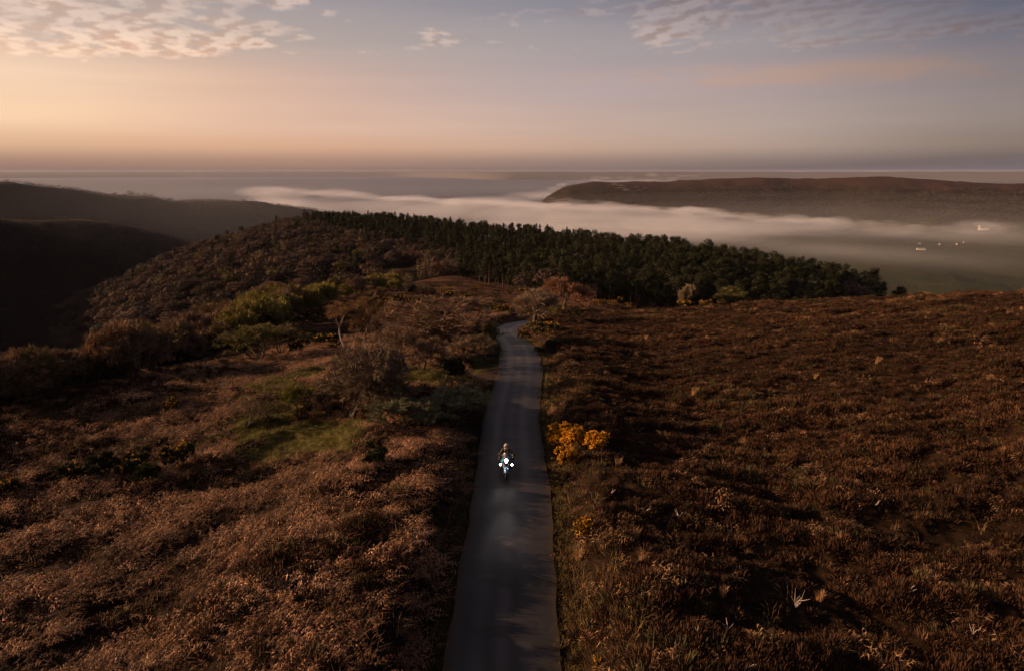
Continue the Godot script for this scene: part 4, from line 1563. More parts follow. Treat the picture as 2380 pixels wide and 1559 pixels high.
	# the big thicket in front
	plant_tree("thorn_tree", 815, 974, 150, 150, thorn.merged({"kids": [6, 5, 5], "stems": 2, "spread": 0.85, "twigs": 34, "girth": 0.09, "bark": Color(0.055, 0.042, 0.032), "crown": Color(0.143, 0.101, 0.077)}, true), "largest bare thorn of the near thicket, grey brown and tangled", rng, "near thicket left of the lane")
	plant_tree("thorn_tree", 876, 958, 112, 104, thorn.merged({"kids": [5, 5, 4], "spread": 0.8, "crown": Color(0.139, 0.094, 0.070)}, true), "dark bare thorn at the back of the near thicket", rng, "near thicket left of the lane")
	plant_tree("broad_shrub", 703, 972, 84, 74, olive.merged({"crown": Color(0.16, 0.15, 0.034), "crown2": Color(0.11, 0.10, 0.03)}, true), "tall olive green bush in the near thicket", rng, "near thicket left of the lane")
	plant_tree("broad_shrub", 762, 968, 76, 70, bushy, "brown twiggy shrub between the olive bush and the largest thorn", rng, "near thicket left of the lane")
	plant_tree("broad_shrub", 906, 944, 62, 96, bushy, "dark brown shrub behind the grey-green ones in the thicket", rng, "near thicket left of the lane")
	plant_tree("broad_shrub", 938, 988, 58, 98, grey, "grey-green twiggy shrub in the middle of the thicket", rng, "near thicket left of the lane")
	plant_tree("broad_shrub", 1056, 990, 76, 112, grey, "grey-green shrub hanging over the lane bank, largest of its kind", rng, "near thicket left of the lane")
	plant_tree("broad_shrub", 992, 998, 50, 78, grey, "low grey-green shrub in front of the thicket", rng, "near thicket left of the lane")
	plant_tree("broad_shrub", 1096, 962, 48, 60, bushy, "brown shrub on the bank at the lane edge", rng, "near thicket left of the lane")
	plant_tree("broad_shrub", 571, 992, 72, 66, bushy.merged({"twigs": 10}, true), "thin bare bush left of the thicket with its shadow on the grass", rng, "near thicket left of the lane")
	plant_tree("broad_shrub", 634, 972, 46, 66, bushy.merged({"twigs": 12}, true), "low bare bush between the thin bush and the olive bush", rng, "near thicket left of the lane")
	plant_gorse(872, 1076, 66, 52, 0.02, 2.6, "round green gorse bush alone in the bracken before the thicket", rng)
	plant_gorse(694, 1402, 30, 26, 0.05, 0.5, "small bright green sprig bush in the bracken near the bottom", rng)
	# shrubs along the left edge of the lane, farther on
	plant_tree("broad_shrub", 1128, 806, 56, 54, olive.merged({"crown": Color(0.200, 0.174, 0.043)}, true), "yellow-green shrub on the bank left of the bend", rng)
	plant_tree("broad_shrub", 1098, 826, 46, 70, bushy, "brown shrub below the yellow-green one on the lane bank", rng)
	plant_tree("broad_shrub", 1141, 828, 36, 30, bushy, "small shrub at the lane edge before the bend", rng)
	# gorse in flower
	plant_gorse(1290, 1046, 50, 66, 0.75, 2.0, "gorse in orange flower, nearest the lane of the clump beside the motorcycle", rng, "flowering gorse on the right bank")
	plant_gorse(1332, 1052, 64, 72, 0.85, 2.3, "tallest gorse in orange flower of the clump beside the motorcycle", rng, "flowering gorse on the right bank")
	plant_gorse(1382, 1048, 66, 52, 0.8, 2.1, "gorse in orange flower farthest right in the clump beside the motorcycle", rng, "flowering gorse on the right bank")
	plant_gorse(1318, 1092, 56, 60, 0.65, 2.0, "lowest gorse in orange flower of the clump beside the motorcycle", rng, "flowering gorse on the right bank")
	plant_gorse(1372, 1232, 26, 24, 0.5, 0.7, "little yellow gorse just above the small one lower down the bank", rng, "flowering gorse on the right bank")
	plant_gorse(1352, 1262, 46, 66, 0.42, 1.3, "small gorse with a few yellow flowers lower down the right bank", rng, "flowering gorse on the right bank")
	plant_gorse(1392, 1538, 26, 20, 0.3, 0.5, "scrap of gorse at the bottom of the right bank", rng, "flowering gorse on the right bank")
	plant_gorse(396, 950, 44, 30, 0.16, 1.4, "lone round gorse with rusty flowers in the far left bracken", rng)
	for e in [[165, 1118, 84, 46, 0.05, "leftmost low gorse of the flowering clump in the left heather"], [238, 1108, 86, 66, 0.0, "dark gorse second from the left in the clump in the left heather"], [310, 1104, 84, 62, 0.04, "gorse with orange tips in the middle of the left heather clump"], [345, 1126, 74, 58, 0.0, "dark gorse in front of the middle of the left heather clump"], [412, 1096, 88, 76, 0.06, "tallest orange-flowered gorse at the right end of the left heather clump"]]:
		plant_gorse(e[0], e[1], e[2], e[3], e[4], 2.2, e[5], rng, "gorse clump in the left heather")
	plant_gorse(12, 1150, 70, 46, 0.1, 1.6, "dark gorse at the left edge of the picture", rng)
	plant_gorse(1266, 778, 72, 36, 0.1, 1.8, "long gorse on the bank inside the bend", rng)
	plant_gorse(1216, 786, 34, 22, 0.15, 1.0, "little gorse at the lane edge inside the bend", rng)
	plant_gorse(1284, 808, 44, 22, 0.03, 1.2, "dark low bush on the right bank below the bend", rng)
	plant_gorse(1256, 818, 36, 16, 0.03, 0.9, "dark mat of gorse on the right bank above the verge", rng)
	plant_gorse(1650, 995, 60, 16, 0.0, 1.0, "dark flat bush in the heather on the right", rng)
	plant_gorse(1156, 712, 48, 28, 0.03, 1.2, "dark rounded bush beyond the bend", rng)
	plant_gorse(1170, 730, 34, 24, 0.25, 1.0, "rusty gorse just beyond the bend", rng)
	plant_gorse(1210, 706, 44, 14, 0.4, 1.0, "bright yellow gorse beyond the bend", rng)
	# gorse row along the far brow of the right moor
	for e in [[1352, 720, 22, 14], [1392, 716, 38, 24], [1425, 716, 46, 26], [1462, 718, 30, 14], [1510, 718, 48, 20], [1552, 716, 40, 18], [1596, 713, 40, 18], [1640, 711, 34, 16], [1680, 709, 34, 14]]:
		plant_gorse(e[0], e[1], e[2], e[3], rng.randf_range(0.08, 0.3), 1.2, "gorse in the flowering row along the far brow of the right moor", rng, "gorse row on the far brow")
	# small trees behind that row, catching the light
	for e in [[1600, 712, 44, 34, "russet sapling behind the gorse row"], [1690, 706, 34, 42, "yellow-green sapling behind the gorse row, left one of two"], [1716, 705, 32, 34, "yellow-green sapling behind the gorse row, right one of two"], [1545, 714, 34, 28, "grey sapling behind the middle of the gorse row"]]:
		plant_tree("sapling_tree", e[0], e[1], e[2], e[3], (bushy if e[0] < 1650 else olive).merged({"fine": 0.018, "twig": 0.4}, true), e[4], rng)

	# gorse over the saddle, many alike: a few shapes, copied
	var kinds := []
	for i in 5:
		kinds.append(gorse_meshes(rng, 3.0, 1.5, 0.02 + 0.025 * i, 1.3))
	var protos := [null, null, null, null, null]
	var made := 0
	var tries := 0
	while made < 150 and tries < 3000:
		tries += 1
		var x := rng.randf_range(520, 1340)
		var y := rng.randf_range(676, 800)
		if x > 1130.0 and y > 735.0 or y > 676.0 + (1340.0 - x) * 0.5 or y < 905.0 - x * 0.235 - 10.0:
			continue
		var p := ground_at(x, y)
		if p.z > -95.0 or p.z < -420.0 or absf(lane_offset(p.x, p.z)) < 4.0 and p.z > -150.0:
			continue
		if broad.get_noise_2d(p.x * 6.0, p.z * 6.0) < -0.02:
			continue
		var v := made % 5
		var k := rng.randf_range(0.6, 1.5)
		var label := "rusty-flowered gorse bush on the saddle %s" % ["left of the birches" if x < 790.0 else ("behind the birches" if x < 930.0 else ("below the brown clearing" if x < 1090.0 else "beyond the bend of the lane")), ]
		if protos[v] == null:
			protos[v] = thing("gorse_bush", p, label, "gorse", "gorse scattered over the saddle")
			part(protos[v], "foliage", kinds[v][0], gorse_look)
			if kinds[v][1] != null:
				part(protos[v], "flowers", kinds[v][1], bloom_look)
			protos[v].scale = Vector3(k, k * 0.9, k)
		else:
			copy_of(protos[v], "gorse_bush", p, rng.randf() * TAU, Vector3(k, k * rng.randf_range(0.7, 1.0), k), label, "gorse", "gorse scattered over the saddle")
		made += 1
	# scrub trees along the valley edge: brown on the left, olive copse higher up
	var top_line := line_of([[-60, 930], [50, 912], [150, 888], [250, 866], [350, 838], [450, 800], [550, 760], [650, 718], [750, 698], [850, 676], [920, 668]])
	var foot_line := line_of([[-60, 938], [50, 926], [150, 904], [250, 888], [350, 868], [450, 842], [550, 815], [650, 766], [750, 716], [850, 692], [920, 678]])
	var scrub := []
	var tones := [[Color(0.18, 0.11, 0.06), Color(0.23, 0.14, 0.074)], [Color(0.15, 0.10, 0.066), Color(0.19, 0.125, 0.08)], [Color(0.17, 0.145, 0.036), Color(0.23, 0.19, 0.05)], [Color(0.13, 0.10, 0.04), Color(0.17, 0.125, 0.05)]]
	for t in tones:
		scrub.append(bare_tree(rng, 4.5, 4.2, bushy.merged({"stems": 4, "crown": t[0], "crown2": t[1], "mix": 0.5, "fine": 0.024, "twigs": 60, "twig": 0.36}, true)))
	var first := [null, null, null, null]
	for i in 300:
		var x := rng.randf_range(-40, 925)
		var y := lerpf(along(top_line[0], top_line[1], top_line[2], x), along(foot_line[0], foot_line[1], foot_line[2], x), pow(rng.randf(), 1.5))
		var p := ground_at(x, y)
		# along the crest some stand just over the edge, with only their tops in sight
		if rng.randf() < 0.4:
			var out := Vector3(p.x, 0, p.z).normalized() * rng.randf_range(2, 12)
			p = Vector3(p.x + out.x, height(p.x + out.x, p.z + out.z), p.z + out.z)
		var v := rng.randi() % 2
		if x > 560.0:
			v = 2 if rng.randf() < 0.65 else rng.randi() % 4
		elif rng.randf() < 0.3:
			v = 3
		var label: String = ["brown twiggy scrub tree on the valley edge", "grey brown scrub tree on the valley edge", "yellow-green young tree of the copse on the valley edge", "olive brown scrub tree on the valley edge"][v]
		label += " at the far left" if x < 200.0 else (" left of the round willow" if x < 520.0 else (" behind the round willow" if x < 690.0 else " below the brown clearing"))
		var k := rng.randf_range(0.6, 1.2) * (0.6 if x < 260.0 else (0.85 if x < 460.0 else 1.0)) * (1.25 if x > 600.0 else 1.0)
		if first[v] == null:
			first[v] = thing("scrub_tree", p, label, "tree", "scrub along the valley edge")
			part(first[v], "trunk", scrub[v][0], bark_look)
			part(first[v], "crown", scrub[v][1], twig_look)
			first[v].scale = Vector3.ONE * k
		else:
			copy_of(first[v], "scrub_tree", p - Vector3(0, 0.1, 0), rng.randf() * TAU, Vector3(k, k * rng.randf_range(0.85, 1.2), k), label, "tree", "scrub along the valley edge")
	# a few standing apart on the saddle
	for e in [[953, 690, 30, 32, "small dark holly on the saddle below the clearing", 0], [1020, 702, 38, 34, "pale-stemmed little birch on the saddle", 1], [975, 690, 26, 40, "brown thorn beside the small dark holly", 2], [878, 700, 34, 30, "thin birch before the olive copse", 1], [762, 742, 34, 26, "small birch on the slope among the gorse", 1]]:
		if e[5] == 0:
			var p := ground_at(e[0], e[1])
			var k := metres(1.0, p)
			var h := thing("holly_tree", p, e[4], "tree")
			var d := dome_parts(rng, Color(0.02, 0.022, 0.01), Color(0.035, 0.032, 0.014), 900, e[2] * k, e[3] * k)
			part(h, "trunk", d[0], bark_look)
			part(h, "crown", d[1], twig_look)
		else:
			plant_tree("birch" if e[5] == 1 else "thorn_tree", e[0], e[1], e[2], e[3], (birch if e[5] == 1 else thorn).merged({"fine": 0.018, "girth": 0.16, "twig": 0.6}, true), e[4], rng)

	# pale grass tussocks in the heather, one by one
	var straw := tinted(0.85, 0.3, 0.3)
	var tufts := []
	for i in 3:
		tufts.append(grass_mesh(rng, 90, 0.2, 0.85, 0.011, 0.45))
	for i in tufts.size():
		var vs: PackedVector3Array = (tufts[i] as ArrayMesh).surface_get_arrays(0)[Mesh.ARRAY_VERTEX]
		var cs: PackedColorArray = (tufts[i] as ArrayMesh).surface_get_arrays(0)[Mesh.ARRAY_COLOR]
		for k in cs.size():
			cs[k] = Color(0.40, 0.235, 0.115) * cs[k]
		tufts[i] = tri_mesh(vs, cs)
	for e in [[1279, 966, 30, "pale grass tussock at the top of the right verge"], [1612, 918, 24, "pale grass tussock beyond the dark flat bush"], [1727, 1036, 22, "pale tussock in the middle of the right moor"], [1436, 1084, 26, "thin pale tussock right of the flowering gorse"], [1493, 1302, 34, "upright pale tussock in the near heather"], [1478, 1250, 28, "smaller pale tussock just above the upright one"], [1520, 1345, 30, "straggling pale tussock below the upright one"], [1345, 1300, 34, "tawny tussock under the small yellow gorse"], [1378, 1600, 40, "tawny tussock at the bottom of the bank"], [2040, 845, 22, "pale tussock high on the right moor"], [1500, 790, 14, "small pale tussock near the russet tree"], [1895, 880, 16, "faint tussock on the far right moor"], [1290, 1012, 24, "leaning pale tussock above the flowering gorse"], [1905, 1395, 34, "brown tussock in the dark heather"], [1680, 1385, 30, "leaning tussock in the right foreground heather"], [560, 1290, 26, "pale tussock in the left bracken"], [1105, 905, 22, "pale tussock on the bank before the lay-by"]]:
		var p := ground_at(e[0], e[1])
		var k: float = metres(e[2], p) / 0.85
		var g := MeshInstance3D.new()
		g.name = numbered("grass_tussock")
		g.mesh = tufts[rng.randi() % 3]
		g.material_override = straw
		g.transform = Transform3D(Basis.from_scale(Vector3(k, k, k)).rotated(Vector3.UP, rng.randf() * TAU), p)
		tag(g, e[3], "grass tussock", "pale grass tussocks")
		add_child(g)
	# bleached dead stems standing out of the heather
	for e in [[1848, 1415, 44, "large bleached dead branch lying in the right foreground heather", 7], [1500, 1195, 18, "bleached twig in the near heather", 3], [1575, 1205, 16, "bleached forked twig beside another in the heather", 3], [1420, 1150, 14, "small white twig right of the bank", 2], [1995, 1135, 18, "bleached twig on the mid right moor", 3], [2035, 1180, 16, "pair of white twigs on the mid right moor", 3], [1620, 1480, 20, "curved white twig in the bottom right heather", 2], [1740, 1560, 20, "white twig at the bottom edge", 3], [2110, 1380, 22, "tall white twig in the dark right heather", 3], [1690, 1470, 22, "upright white twig near the dead branch", 3], [1335, 1130, 14, "white twig on the right bank", 2], [1180, 1170, 0, "", 0], [730, 1280, 18, "pale dead stem in the left bracken", 3], [2260, 1480, 22, "white twig far right at the bottom", 3], [1560, 1540, 16, "short white twig left at the bottom of the heather", 2]]:
		if e[4] == 0:
			continue
		var p := ground_at(e[0], e[1])
		var l: float = metres(e[2], p)
		var dv := PackedVector3Array()
		var dc := PackedColorArray()
		var from := Vector3(0, 0.12, 0)
		for k in e[4]:
			var q := rng.randf() * TAU
			var out := Vector3(cos(q) * 0.7, rng.randf_range(0.5, 1.3), sin(q) * 0.4).normalized()
			var a := from + any_way(rng) * 0.04
			for s in 3:
				var b := a + (out + any_way(rng) * 0.35).normalized() * l * 0.36
				tube(dv, dc, a, b, 0.013 - s * 0.003, 0.010 - s * 0.003, 4, Color(0.46, 0.38, 0.31) * rng.randf_range(0.8, 1.1))
				a = b
		var g := MeshInstance3D.new()
		g.name = numbered("dead_branch")
		g.mesh = tri_mesh(dv, dc)
		g.material_override = bark_look
		g.position = p
		tag(g, e[3], "dead branch", "bleached dead stems in the heather")
		add_child(g)

# ---------------------------------------------------------------- houses of the vale
func slab(st: SurfaceTool, a: Vector3, b: Vector3, c: Vector3, d: Vector3) -> void:
	for v in [a, b, c, a, c, d]:
		st.add_vertex(v)

func block(st: SurfaceTool, lo: Vector3, hi: Vector3) -> void:
	var p := func(x, y, z): return Vector3(hi.x if x else lo.x, hi.y if y else lo.y, hi.z if z else lo.z)
	for f in [[[0, 0, 1], [0, 1, 1], [1, 1, 1], [1, 0, 1]], [[1, 0, 0], [1, 1, 0], [0, 1, 0], [0, 0, 0]], [[1, 0, 1], [1, 1, 1], [1, 1, 0], [1, 0, 0]], [[0, 0, 0], [0, 1, 0], [0, 1, 1], [0, 0, 1]], [[0, 1, 1], [0, 1, 0], [1, 1, 0], [1, 1, 1]], [[0, 0, 0], [0, 0, 1], [1, 0, 1], [1, 0, 0]]]:
		var v := []
		for c in f:
			v.append(Vector3(hi.x if c[0] else lo.x, hi.y if c[1] else lo.y, hi.z if c[2] else lo.z))
		slab(st, v[0], v[1], v[2], v[3])

func begun() -> SurfaceTool:
	var st := SurfaceTool.new()
	st.begin(Mesh.PRIMITIVE_TRIANGLES)
	st.set_smooth_group(-1)
	return st

func made(st: SurfaceTool) -> ArrayMesh:
	st.generate_normals()
	return st.commit()

func house(called: String, x: float, y: float, far: float, long: float, deep: float, walls: float, turn: float, white: Color, label: String, category: String, tower := false) -> void:
	var p := spot(x, y, far) if far > 0.0 else ground_at(x, y, 1200.0)
	p.y = height(p.x, p.z) - 0.3
	var o := thing(called, p, label, category, "white buildings of the vale")
	o.rotation.y = turn
	var st := begun()
	block(st, Vector3(-long / 2, -2, -deep / 2), Vector3(long / 2, walls, deep / 2))
	for s in [-1.0, 1.0]:
		var e: float = s * long / 2
		var g := [Vector3(e, walls, deep / 2), Vector3(e, walls + deep * 0.42, 0), Vector3(e, walls, -deep / 2)]
		for v in (g if s > 0 else [g[2], g[1], g[0]]):
			st.add_vertex(v)
	part(o, "wall", made(st), mat(white, 0.9))
	st = begun()
	var ridge := walls + deep * 0.42
	for s in [-1.0, 1.0]:
		var a := Vector3(-long / 2 - 0.4, walls - 0.25, s * (deep / 2 + 0.5))
		var b := Vector3(long / 2 + 0.4, walls - 0.25, s * (deep / 2 + 0.5))
		var c := Vector3(long / 2 + 0.4, ridge + 0.25, 0)
		var d := Vector3(-long / 2 - 0.4, ridge + 0.25, 0)
		if s > 0:
			slab(st, a, d, c, b)
		else:
			slab(st, b, c, d, a)
	var roof := part(o, "roof", made(st), mat(Color(0.075, 0.06, 0.055), 0.9))
	if not tower:
		st = begun()
		block(st, Vector3(long * 0.3, ridge - 0.8, -0.5), Vector3(long * 0.3 + 1.0, ridge + 1.6, 0.5))
		part(roof, "chimney", made(st), mat(white * 0.8, 0.9))
	var n := maxi(3, int(long / 4.5))
	var glass := mat(Color(0.03, 0.03, 0.035), 0.15)
	for s in [-1.0, 1.0]:
		for i in n:
			st = begun()
			var cx := -long / 2 + long * (i + 0.5) / n
			var zz: float = s * (deep / 2 + 0.02)
			if i == n / 2 and s > 0 and not tower:
				block(st, Vector3(cx - 0.55, 0, zz - 0.04), Vector3(cx + 0.55, 2.1, zz + 0.04))
				part(o, "door", made(st), mat(Color(0.06, 0.04, 0.03), 0.6))
			else:
				block(st, Vector3(cx - 0.6, walls * 0.35, zz - 0.04), Vector3(cx + 0.6, walls * 0.8, zz + 0.04))
				part(o, "window", made(st), glass)
	if tower:
		st = begun()
		var t := deep * 0.62
		block(st, Vector3(-long / 2 - t, -2, -t / 2), Vector3(-long / 2 - 0.02, walls * 2.3, t / 2))
		for s in [-1.0, 1.0]:
			for i in 4:
				var e: float = -long / 2 - t + t * i / 3.5
				block(st, Vector3(e, walls * 2.3, s * t / 2 - 0.3), Vector3(e + t * 0.14, walls * 2.3 + 1.0, s * t / 2 + 0.3))
		var tw := part(o, "tower", made(st), mat(white, 0.9))
		st = begun()
		block(st, Vector3(-long / 2 - t * 0.62, walls * 1.7, t / 2), Vector3(-long / 2 - t * 0.38, walls * 2.05, t / 2 + 0.06))
		part(tw, "window", made(st), glass)

func build_houses() -> void:
	var white := Color(0.55, 0.52, 0.48)
	house("church", 2292, 516, 3700.0, 34.0, 13.0, 8.0, -0.45, white, "large white church with a square tower below the headland woods", "church", true)
	house("farm_barn", 2145, 552, 2870.0, 28.0, 9.0, 5.5, -0.4, white, "long white barn alone in the fields of the vale", "barn")
	house("white_house", 2142, 536, 3080.0, 10.0, 7.0, 5.0, -0.4, white * 0.7, "small white house just behind the long barn", "house")
	house("white_house", 2232, 536, 3150.0, 12.0, 8.0, 5.5, 0.2, white * 0.5, "white house between the barn and the church, left one", "house")
	house("white_house", 2248, 530, 3230.0, 10.0, 7.0, 5.5, -0.2, white * 0.5, "white house between the barn and the church, right one", "house")
	house("stone_house", 2190, 538, 3120.0, 12.0, 8.0, 5.0, 0.6, Color(0.22, 0.18, 0.15), "dim stone house in the mist right of the barn", "house")
	house("stone_house", 1865, 583, 2430.0, 12.0, 8.0, 5.0, 0.7, Color(0.22, 0.19, 0.16), "dim farmhouse in the misty fields behind the pines", "house")
	house("stone_house", 1768, 575, 2520.0, 12.0, 8.0, 5.0, 0.4, Color(0.22, 0.19, 0.16), "faint farmhouse in the mist just above the pine tops", "house")

# ---------------------------------------------------------------- motorcycle and rider
func round_rod(st: SurfaceTool, pts: Array, radii: Array, n: int) -> void:
	# a tube through points, closed at both ends
	var rings := []
	var u := Vector3.ZERO
	for i in pts.size():
		var d: Vector3 = (pts[mini(i + 1, pts.size() - 1)] - pts[maxi(i - 1, 0)]).normalized()
		if u == Vector3.ZERO:
			u = d.cross(Vector3(0.2, 0.3, 1.0) if absf(d.z) < 0.9 else Vector3.UP).normalized()
		u = (u - d * u.dot(d)).normalized()
		var v := d.cross(u)
		var ring := []
		for k in n:
			var q := TAU * k / n
			ring.append(pts[i] + (u * cos(q) + v * sin(q)) * radii[i])
		rings.append(ring)
	st.set_smooth_group(0)
	for i in rings.size() - 1:
		for k in n:
			var a: Vector3 = rings[i][k]
			var b: Vector3 = rings[i][(k + 1) % n]
			var c: Vector3 = rings[i + 1][(k + 1) % n]
			var e: Vector3 = rings[i + 1][k]
			for w in [a, c, b, a, e, c]:
				st.add_vertex(w)
	st.set_smooth_group(-1)
	for k in range(1, n - 1):
		for w in [rings[0][0], rings[0][k], rings[0][k + 1]]:
			st.add_vertex(w)
		var l: Array = rings[rings.size() - 1]
		for w in [l[0], l[k + 1], l[k]]:
			st.add_vertex(w)

func wheel_ring(st: SurfaceTool, c: Vector3, big: float, profile: Array, n: int) -> void:
	# profile: [radius, x] pairs round the section, turned about the x axis
	st.set_smooth_group(0)
	var m := profile.size()
	for i in n:
		var p := TAU * i / n
		var q := TAU * (i + 1) / n
		for k in m:
			var a: Array = profile[k]
			var b: Array = profile[(k + 1) % m]
			var v := [c + Vector3(a[1], cos(p) * a[0], sin(p) * a[0]), c + Vector3(b[1], cos(p) * b[0], sin(p) * b[0]), c + Vector3(b[1], cos(q) * b[0], sin(q) * b[0]), c + Vector3(a[1], cos(q) * a[0], sin(q) * a[0])]
			for w in [v[0], v[1], v[2], v[0], v[2], v[3]]:
				st.add_vertex(w)

func ball(st: SurfaceTool, c: Vector3, r: Vector3, n := 10, from := 0.0, to := PI) -> void:
	st.set_smooth_group(0)
	for i in n:
		var a := lerpf(from, to, i / float(n))
		var b := lerpf(from, to, (i + 1) / float(n))
		for k in n * 2:
			var p := PI * k / n
			var q := PI * (k + 1) / n
			var f := func(t, s): return c + Vector3(sin(t) * cos(s), cos(t), sin(t) * sin(s)) * r
			var v0: Vector3 = c + Vector3(sin(a) * cos(p), cos(a), sin(a) * sin(p)) * r
			var v1: Vector3 = c + Vector3(sin(b) * cos(p), cos(b), sin(b) * sin(p)) * r
			var v2: Vector3 = c + Vector3(sin(b) * cos(q), cos(b), sin(b) * sin(q)) * r
			var v3: Vector3 = c + Vector3(sin(a) * cos(q), cos(a), sin(a) * sin(q)) * r
			for w in [v0, v2, v1, v0, v3, v2]:
				st.add_vertex(w)

# a skin over cross sections: each [z, centre y, half width, half height]
func hull(st: SurfaceTool, sections: Array, n := 14, power := 0.75) -> void:
	st.set_smooth_group(0)
	var rings := []
	for s in sections:
		var ring := []
		for k in n:
			var q := TAU * k / n
			ring.append(Vector3(signf(cos(q)) * pow(absf(cos(q)), power) * s[2], s[1] + signf(sin(q)) * pow(absf(sin(q)), power) * s[3], s[0]))
		rings.append(ring)
	for i in rings.size() - 1:
		for k in n:
			var a: Vector3 = rings[i][k]
			var b: Vector3 = rings[i][(k + 1) % n]
			var c: Vector3 = rings[i + 1][(k + 1) % n]
			var e: Vector3 = rings[i + 1][k]
			for w in [a, c, b, a, e, c]:
				st.add_vertex(w)
	for k in range(1, n - 1):
		for w in [rings[0][0], rings[0][k], rings[0][k + 1]]:
			st.add_vertex(w)
		var l: Array = rings[rings.size() - 1]
		for w in [l[0], l[k + 1], l[k]]:
			st.add_vertex(w)

var bike_at := Vector3.ZERO
var bike_tilt := 0.0
var bike_turn := 0.0

func build_motorcycle() -> void:
	var front := spot(1176, 1116, 34.7)
	var zf := front.z
	bike_at = Vector3(front.x, 0, zf - 0.76)
	var y1 := lane_at(zf).y + 0.045
	var y0 := lane_at(zf - 1.52).y + 0.045
	bike_tilt = atan2(y0 - y1, 1.52)
	bike_at.y = (y0 + y1) * 0.5
	var o := thing("motorcycle", bike_at, "blue adventure motorcycle with three lit lamps riding down the lane", "motorcycle")
	o.rotation.x = bike_tilt
	o.rotation.y = 0.0
	var rubber := mat(Color(0.015, 0.015, 0.016), 0.85)
	var steel := mat(Color(0.22, 0.22, 0.23), 0.35, 0.9)
	var dark := mat(Color(0.02, 0.02, 0.022), 0.45)
	var blue := mat(Color(0.02, 0.22, 0.50), 0.28)
	blue.clearcoat_enabled = true
	blue.clearcoat = 0.6
	blue.clearcoat_roughness = 0.1
	var st: SurfaceTool
	for wz in [0.76, -0.76]:
		var w := Node3D.new()
		w.name = "front_wheel" if wz > 0.0 else "rear_wheel"
		w.position = Vector3(0, 0.335, wz)
		o.add_child(w)
		var fat := 0.055 if wz > 0.0 else 0.078
		st = begun()
		var prof := []
		for k in 12:
			var q := TAU * k / 12.0
			prof.append([0.285 + 0.05 * cos(q), fat * sin(q)])
		wheel_ring(st, Vector3.ZERO, 0.3, prof, 36)
		for k in 36:
			var q := TAU * k / 36.0
			var r := Vector3(0, cos(q), sin(q))
			var t := Vector3(0, -sin(q), cos(q))
			for s in [-1.0, 1.0]:
				var c: Vector3 = r * 0.332 + Vector3(s * fat * 0.42, 0, 0)
				slab(st, c - t * 0.016 + Vector3(-0.02, 0, 0), c + t * 0.016 + Vector3(-0.02, 0, 0), c + t * 0.016 + Vector3(0.02, 0, 0), c - t * 0.016 + Vector3(0.02, 0, 0))
		part(w, "tyre", made(st), rubber)
		st = begun()
		wheel_ring(st, Vector3.ZERO, 0.24, [[0.250, -0.04], [0.235, 0.0], [0.250, 0.04], [0.225, 0.035], [0.222, -0.035]], 32)
		round_rod(st, [Vector3(-0.07, 0, 0), Vector3(0.07, 0, 0)], [0.045, 0.045], 12)
		for k in 18:
			var q := TAU * k / 18.0
			round_rod(st, [Vector3(0.05 if k % 2 else -0.05, 0, 0), Vector3(0, cos(q), sin(q)) * 0.232], [0.003, 0.003], 4)
		part(w, "rim", made(st), steel)
		st = begun()
		for s in ([-1.0, 1.0] if wz > 0.0 else [1.0]):
			wheel_ring(st, Vector3(s * 0.075, 0, 0), 0.14, [[0.15, -0.003], [0.15, 0.003], [0.10, 0.003], [0.10, -0.003]], 24)
		part(w, "brake_disc", made(st), steel)
	for s in [-1.0, 1.0]:
		st = begun()
		round_rod(st, [Vector3(s * 0.105, 0.335, 0.76), Vector3(s * 0.105, 0.62, 0.665), Vector3(s * 0.105, 0.99, 0.535)], [0.032, 0.032, 0.026], 12)
		part(o, "fork_leg", made(st), steel)
	st = begun()
	round_rod(st, [Vector3(-0.13, 0.97, 0.54), Vector3(0.13, 0.97, 0.54)], [0.03, 0.03], 8)
	round_rod(st, [Vector3(0, 0.95, 0.54), Vector3(0.13, 0.78, 0.2), Vector3(0.14, 0.62, -0.2), Vector3(0.12, 0.45, -0.45)], [0.025, 0.025, 0.025, 0.025], 8)
	round_rod(st, [Vector3(0, 0.95, 0.54), Vector3(-0.13, 0.78, 0.2), Vector3(-0.14, 0.62, -0.2), Vector3(-0.12, 0.45, -0.45)], [0.025, 0.025, 0.025, 0.025], 8)
	round_rod(st, [Vector3(0.12, 0.70, -0.2), Vector3(0.1, 0.80, -0.85)], [0.018, 0.016], 8)
	round_rod(st, [Vector3(-0.12, 0.70, -0.2), Vector3(-0.1, 0.80, -0.85)], [0.018, 0.016], 8)
	round_rod(st, [Vector3(0.13, 0.42, -0.25), Vector3(0.13, 0.335, -0.76)], [0.03, 0.03], 8)
	round_rod(st, [Vector3(-0.13, 0.42, -0.25), Vector3(-0.13, 0.335, -0.76)], [0.03, 0.03], 8)
	part(o, "frame", made(st), dark)
	st = begun()
	hull(st, [[0.36, 0.47, 0.10, 0.10], [0.33, 0.47, 0.16, 0.17], [0.1, 0.45, 0.19, 0.2], [-0.2, 0.44, 0.17, 0.17], [-0.24, 0.44, 0.10, 0.1]], 16, 0.55)
	for s in [-1.0, 1.0]:
		round_rod(st, [Vector3(s * 0.1, 0.5, 0.14), Vector3(s * 0.27, 0.46, 0.16), Vector3(s * 0.33, 0.45, 0.16)], [0.10, 0.09, 0.075], 14)
	part(o, "engine", made(st), mat(Color(0.09, 0.09, 0.09), 0.5, 0.5))
	st = begun()
	hull(st, [[0.50, 0.93, 0.07, 0.06], [0.44, 0.92, 0.17, 0.12], [0.25, 0.93, 0.22, 0.16], [0.02, 0.93, 0.20, 0.13], [-0.14, 0.90, 0.12, 0.08]], 18, 0.8)
	var tank := part(o, "fuel_tank", made(st), blue)
	st = begun()
	round_rod(st, [Vector3(0, 1.075, 0.2), Vector3(0, 1.1, 0.2)], [0.05, 0.045], 14)
	part(tank, "filler_cap", made(st), steel)
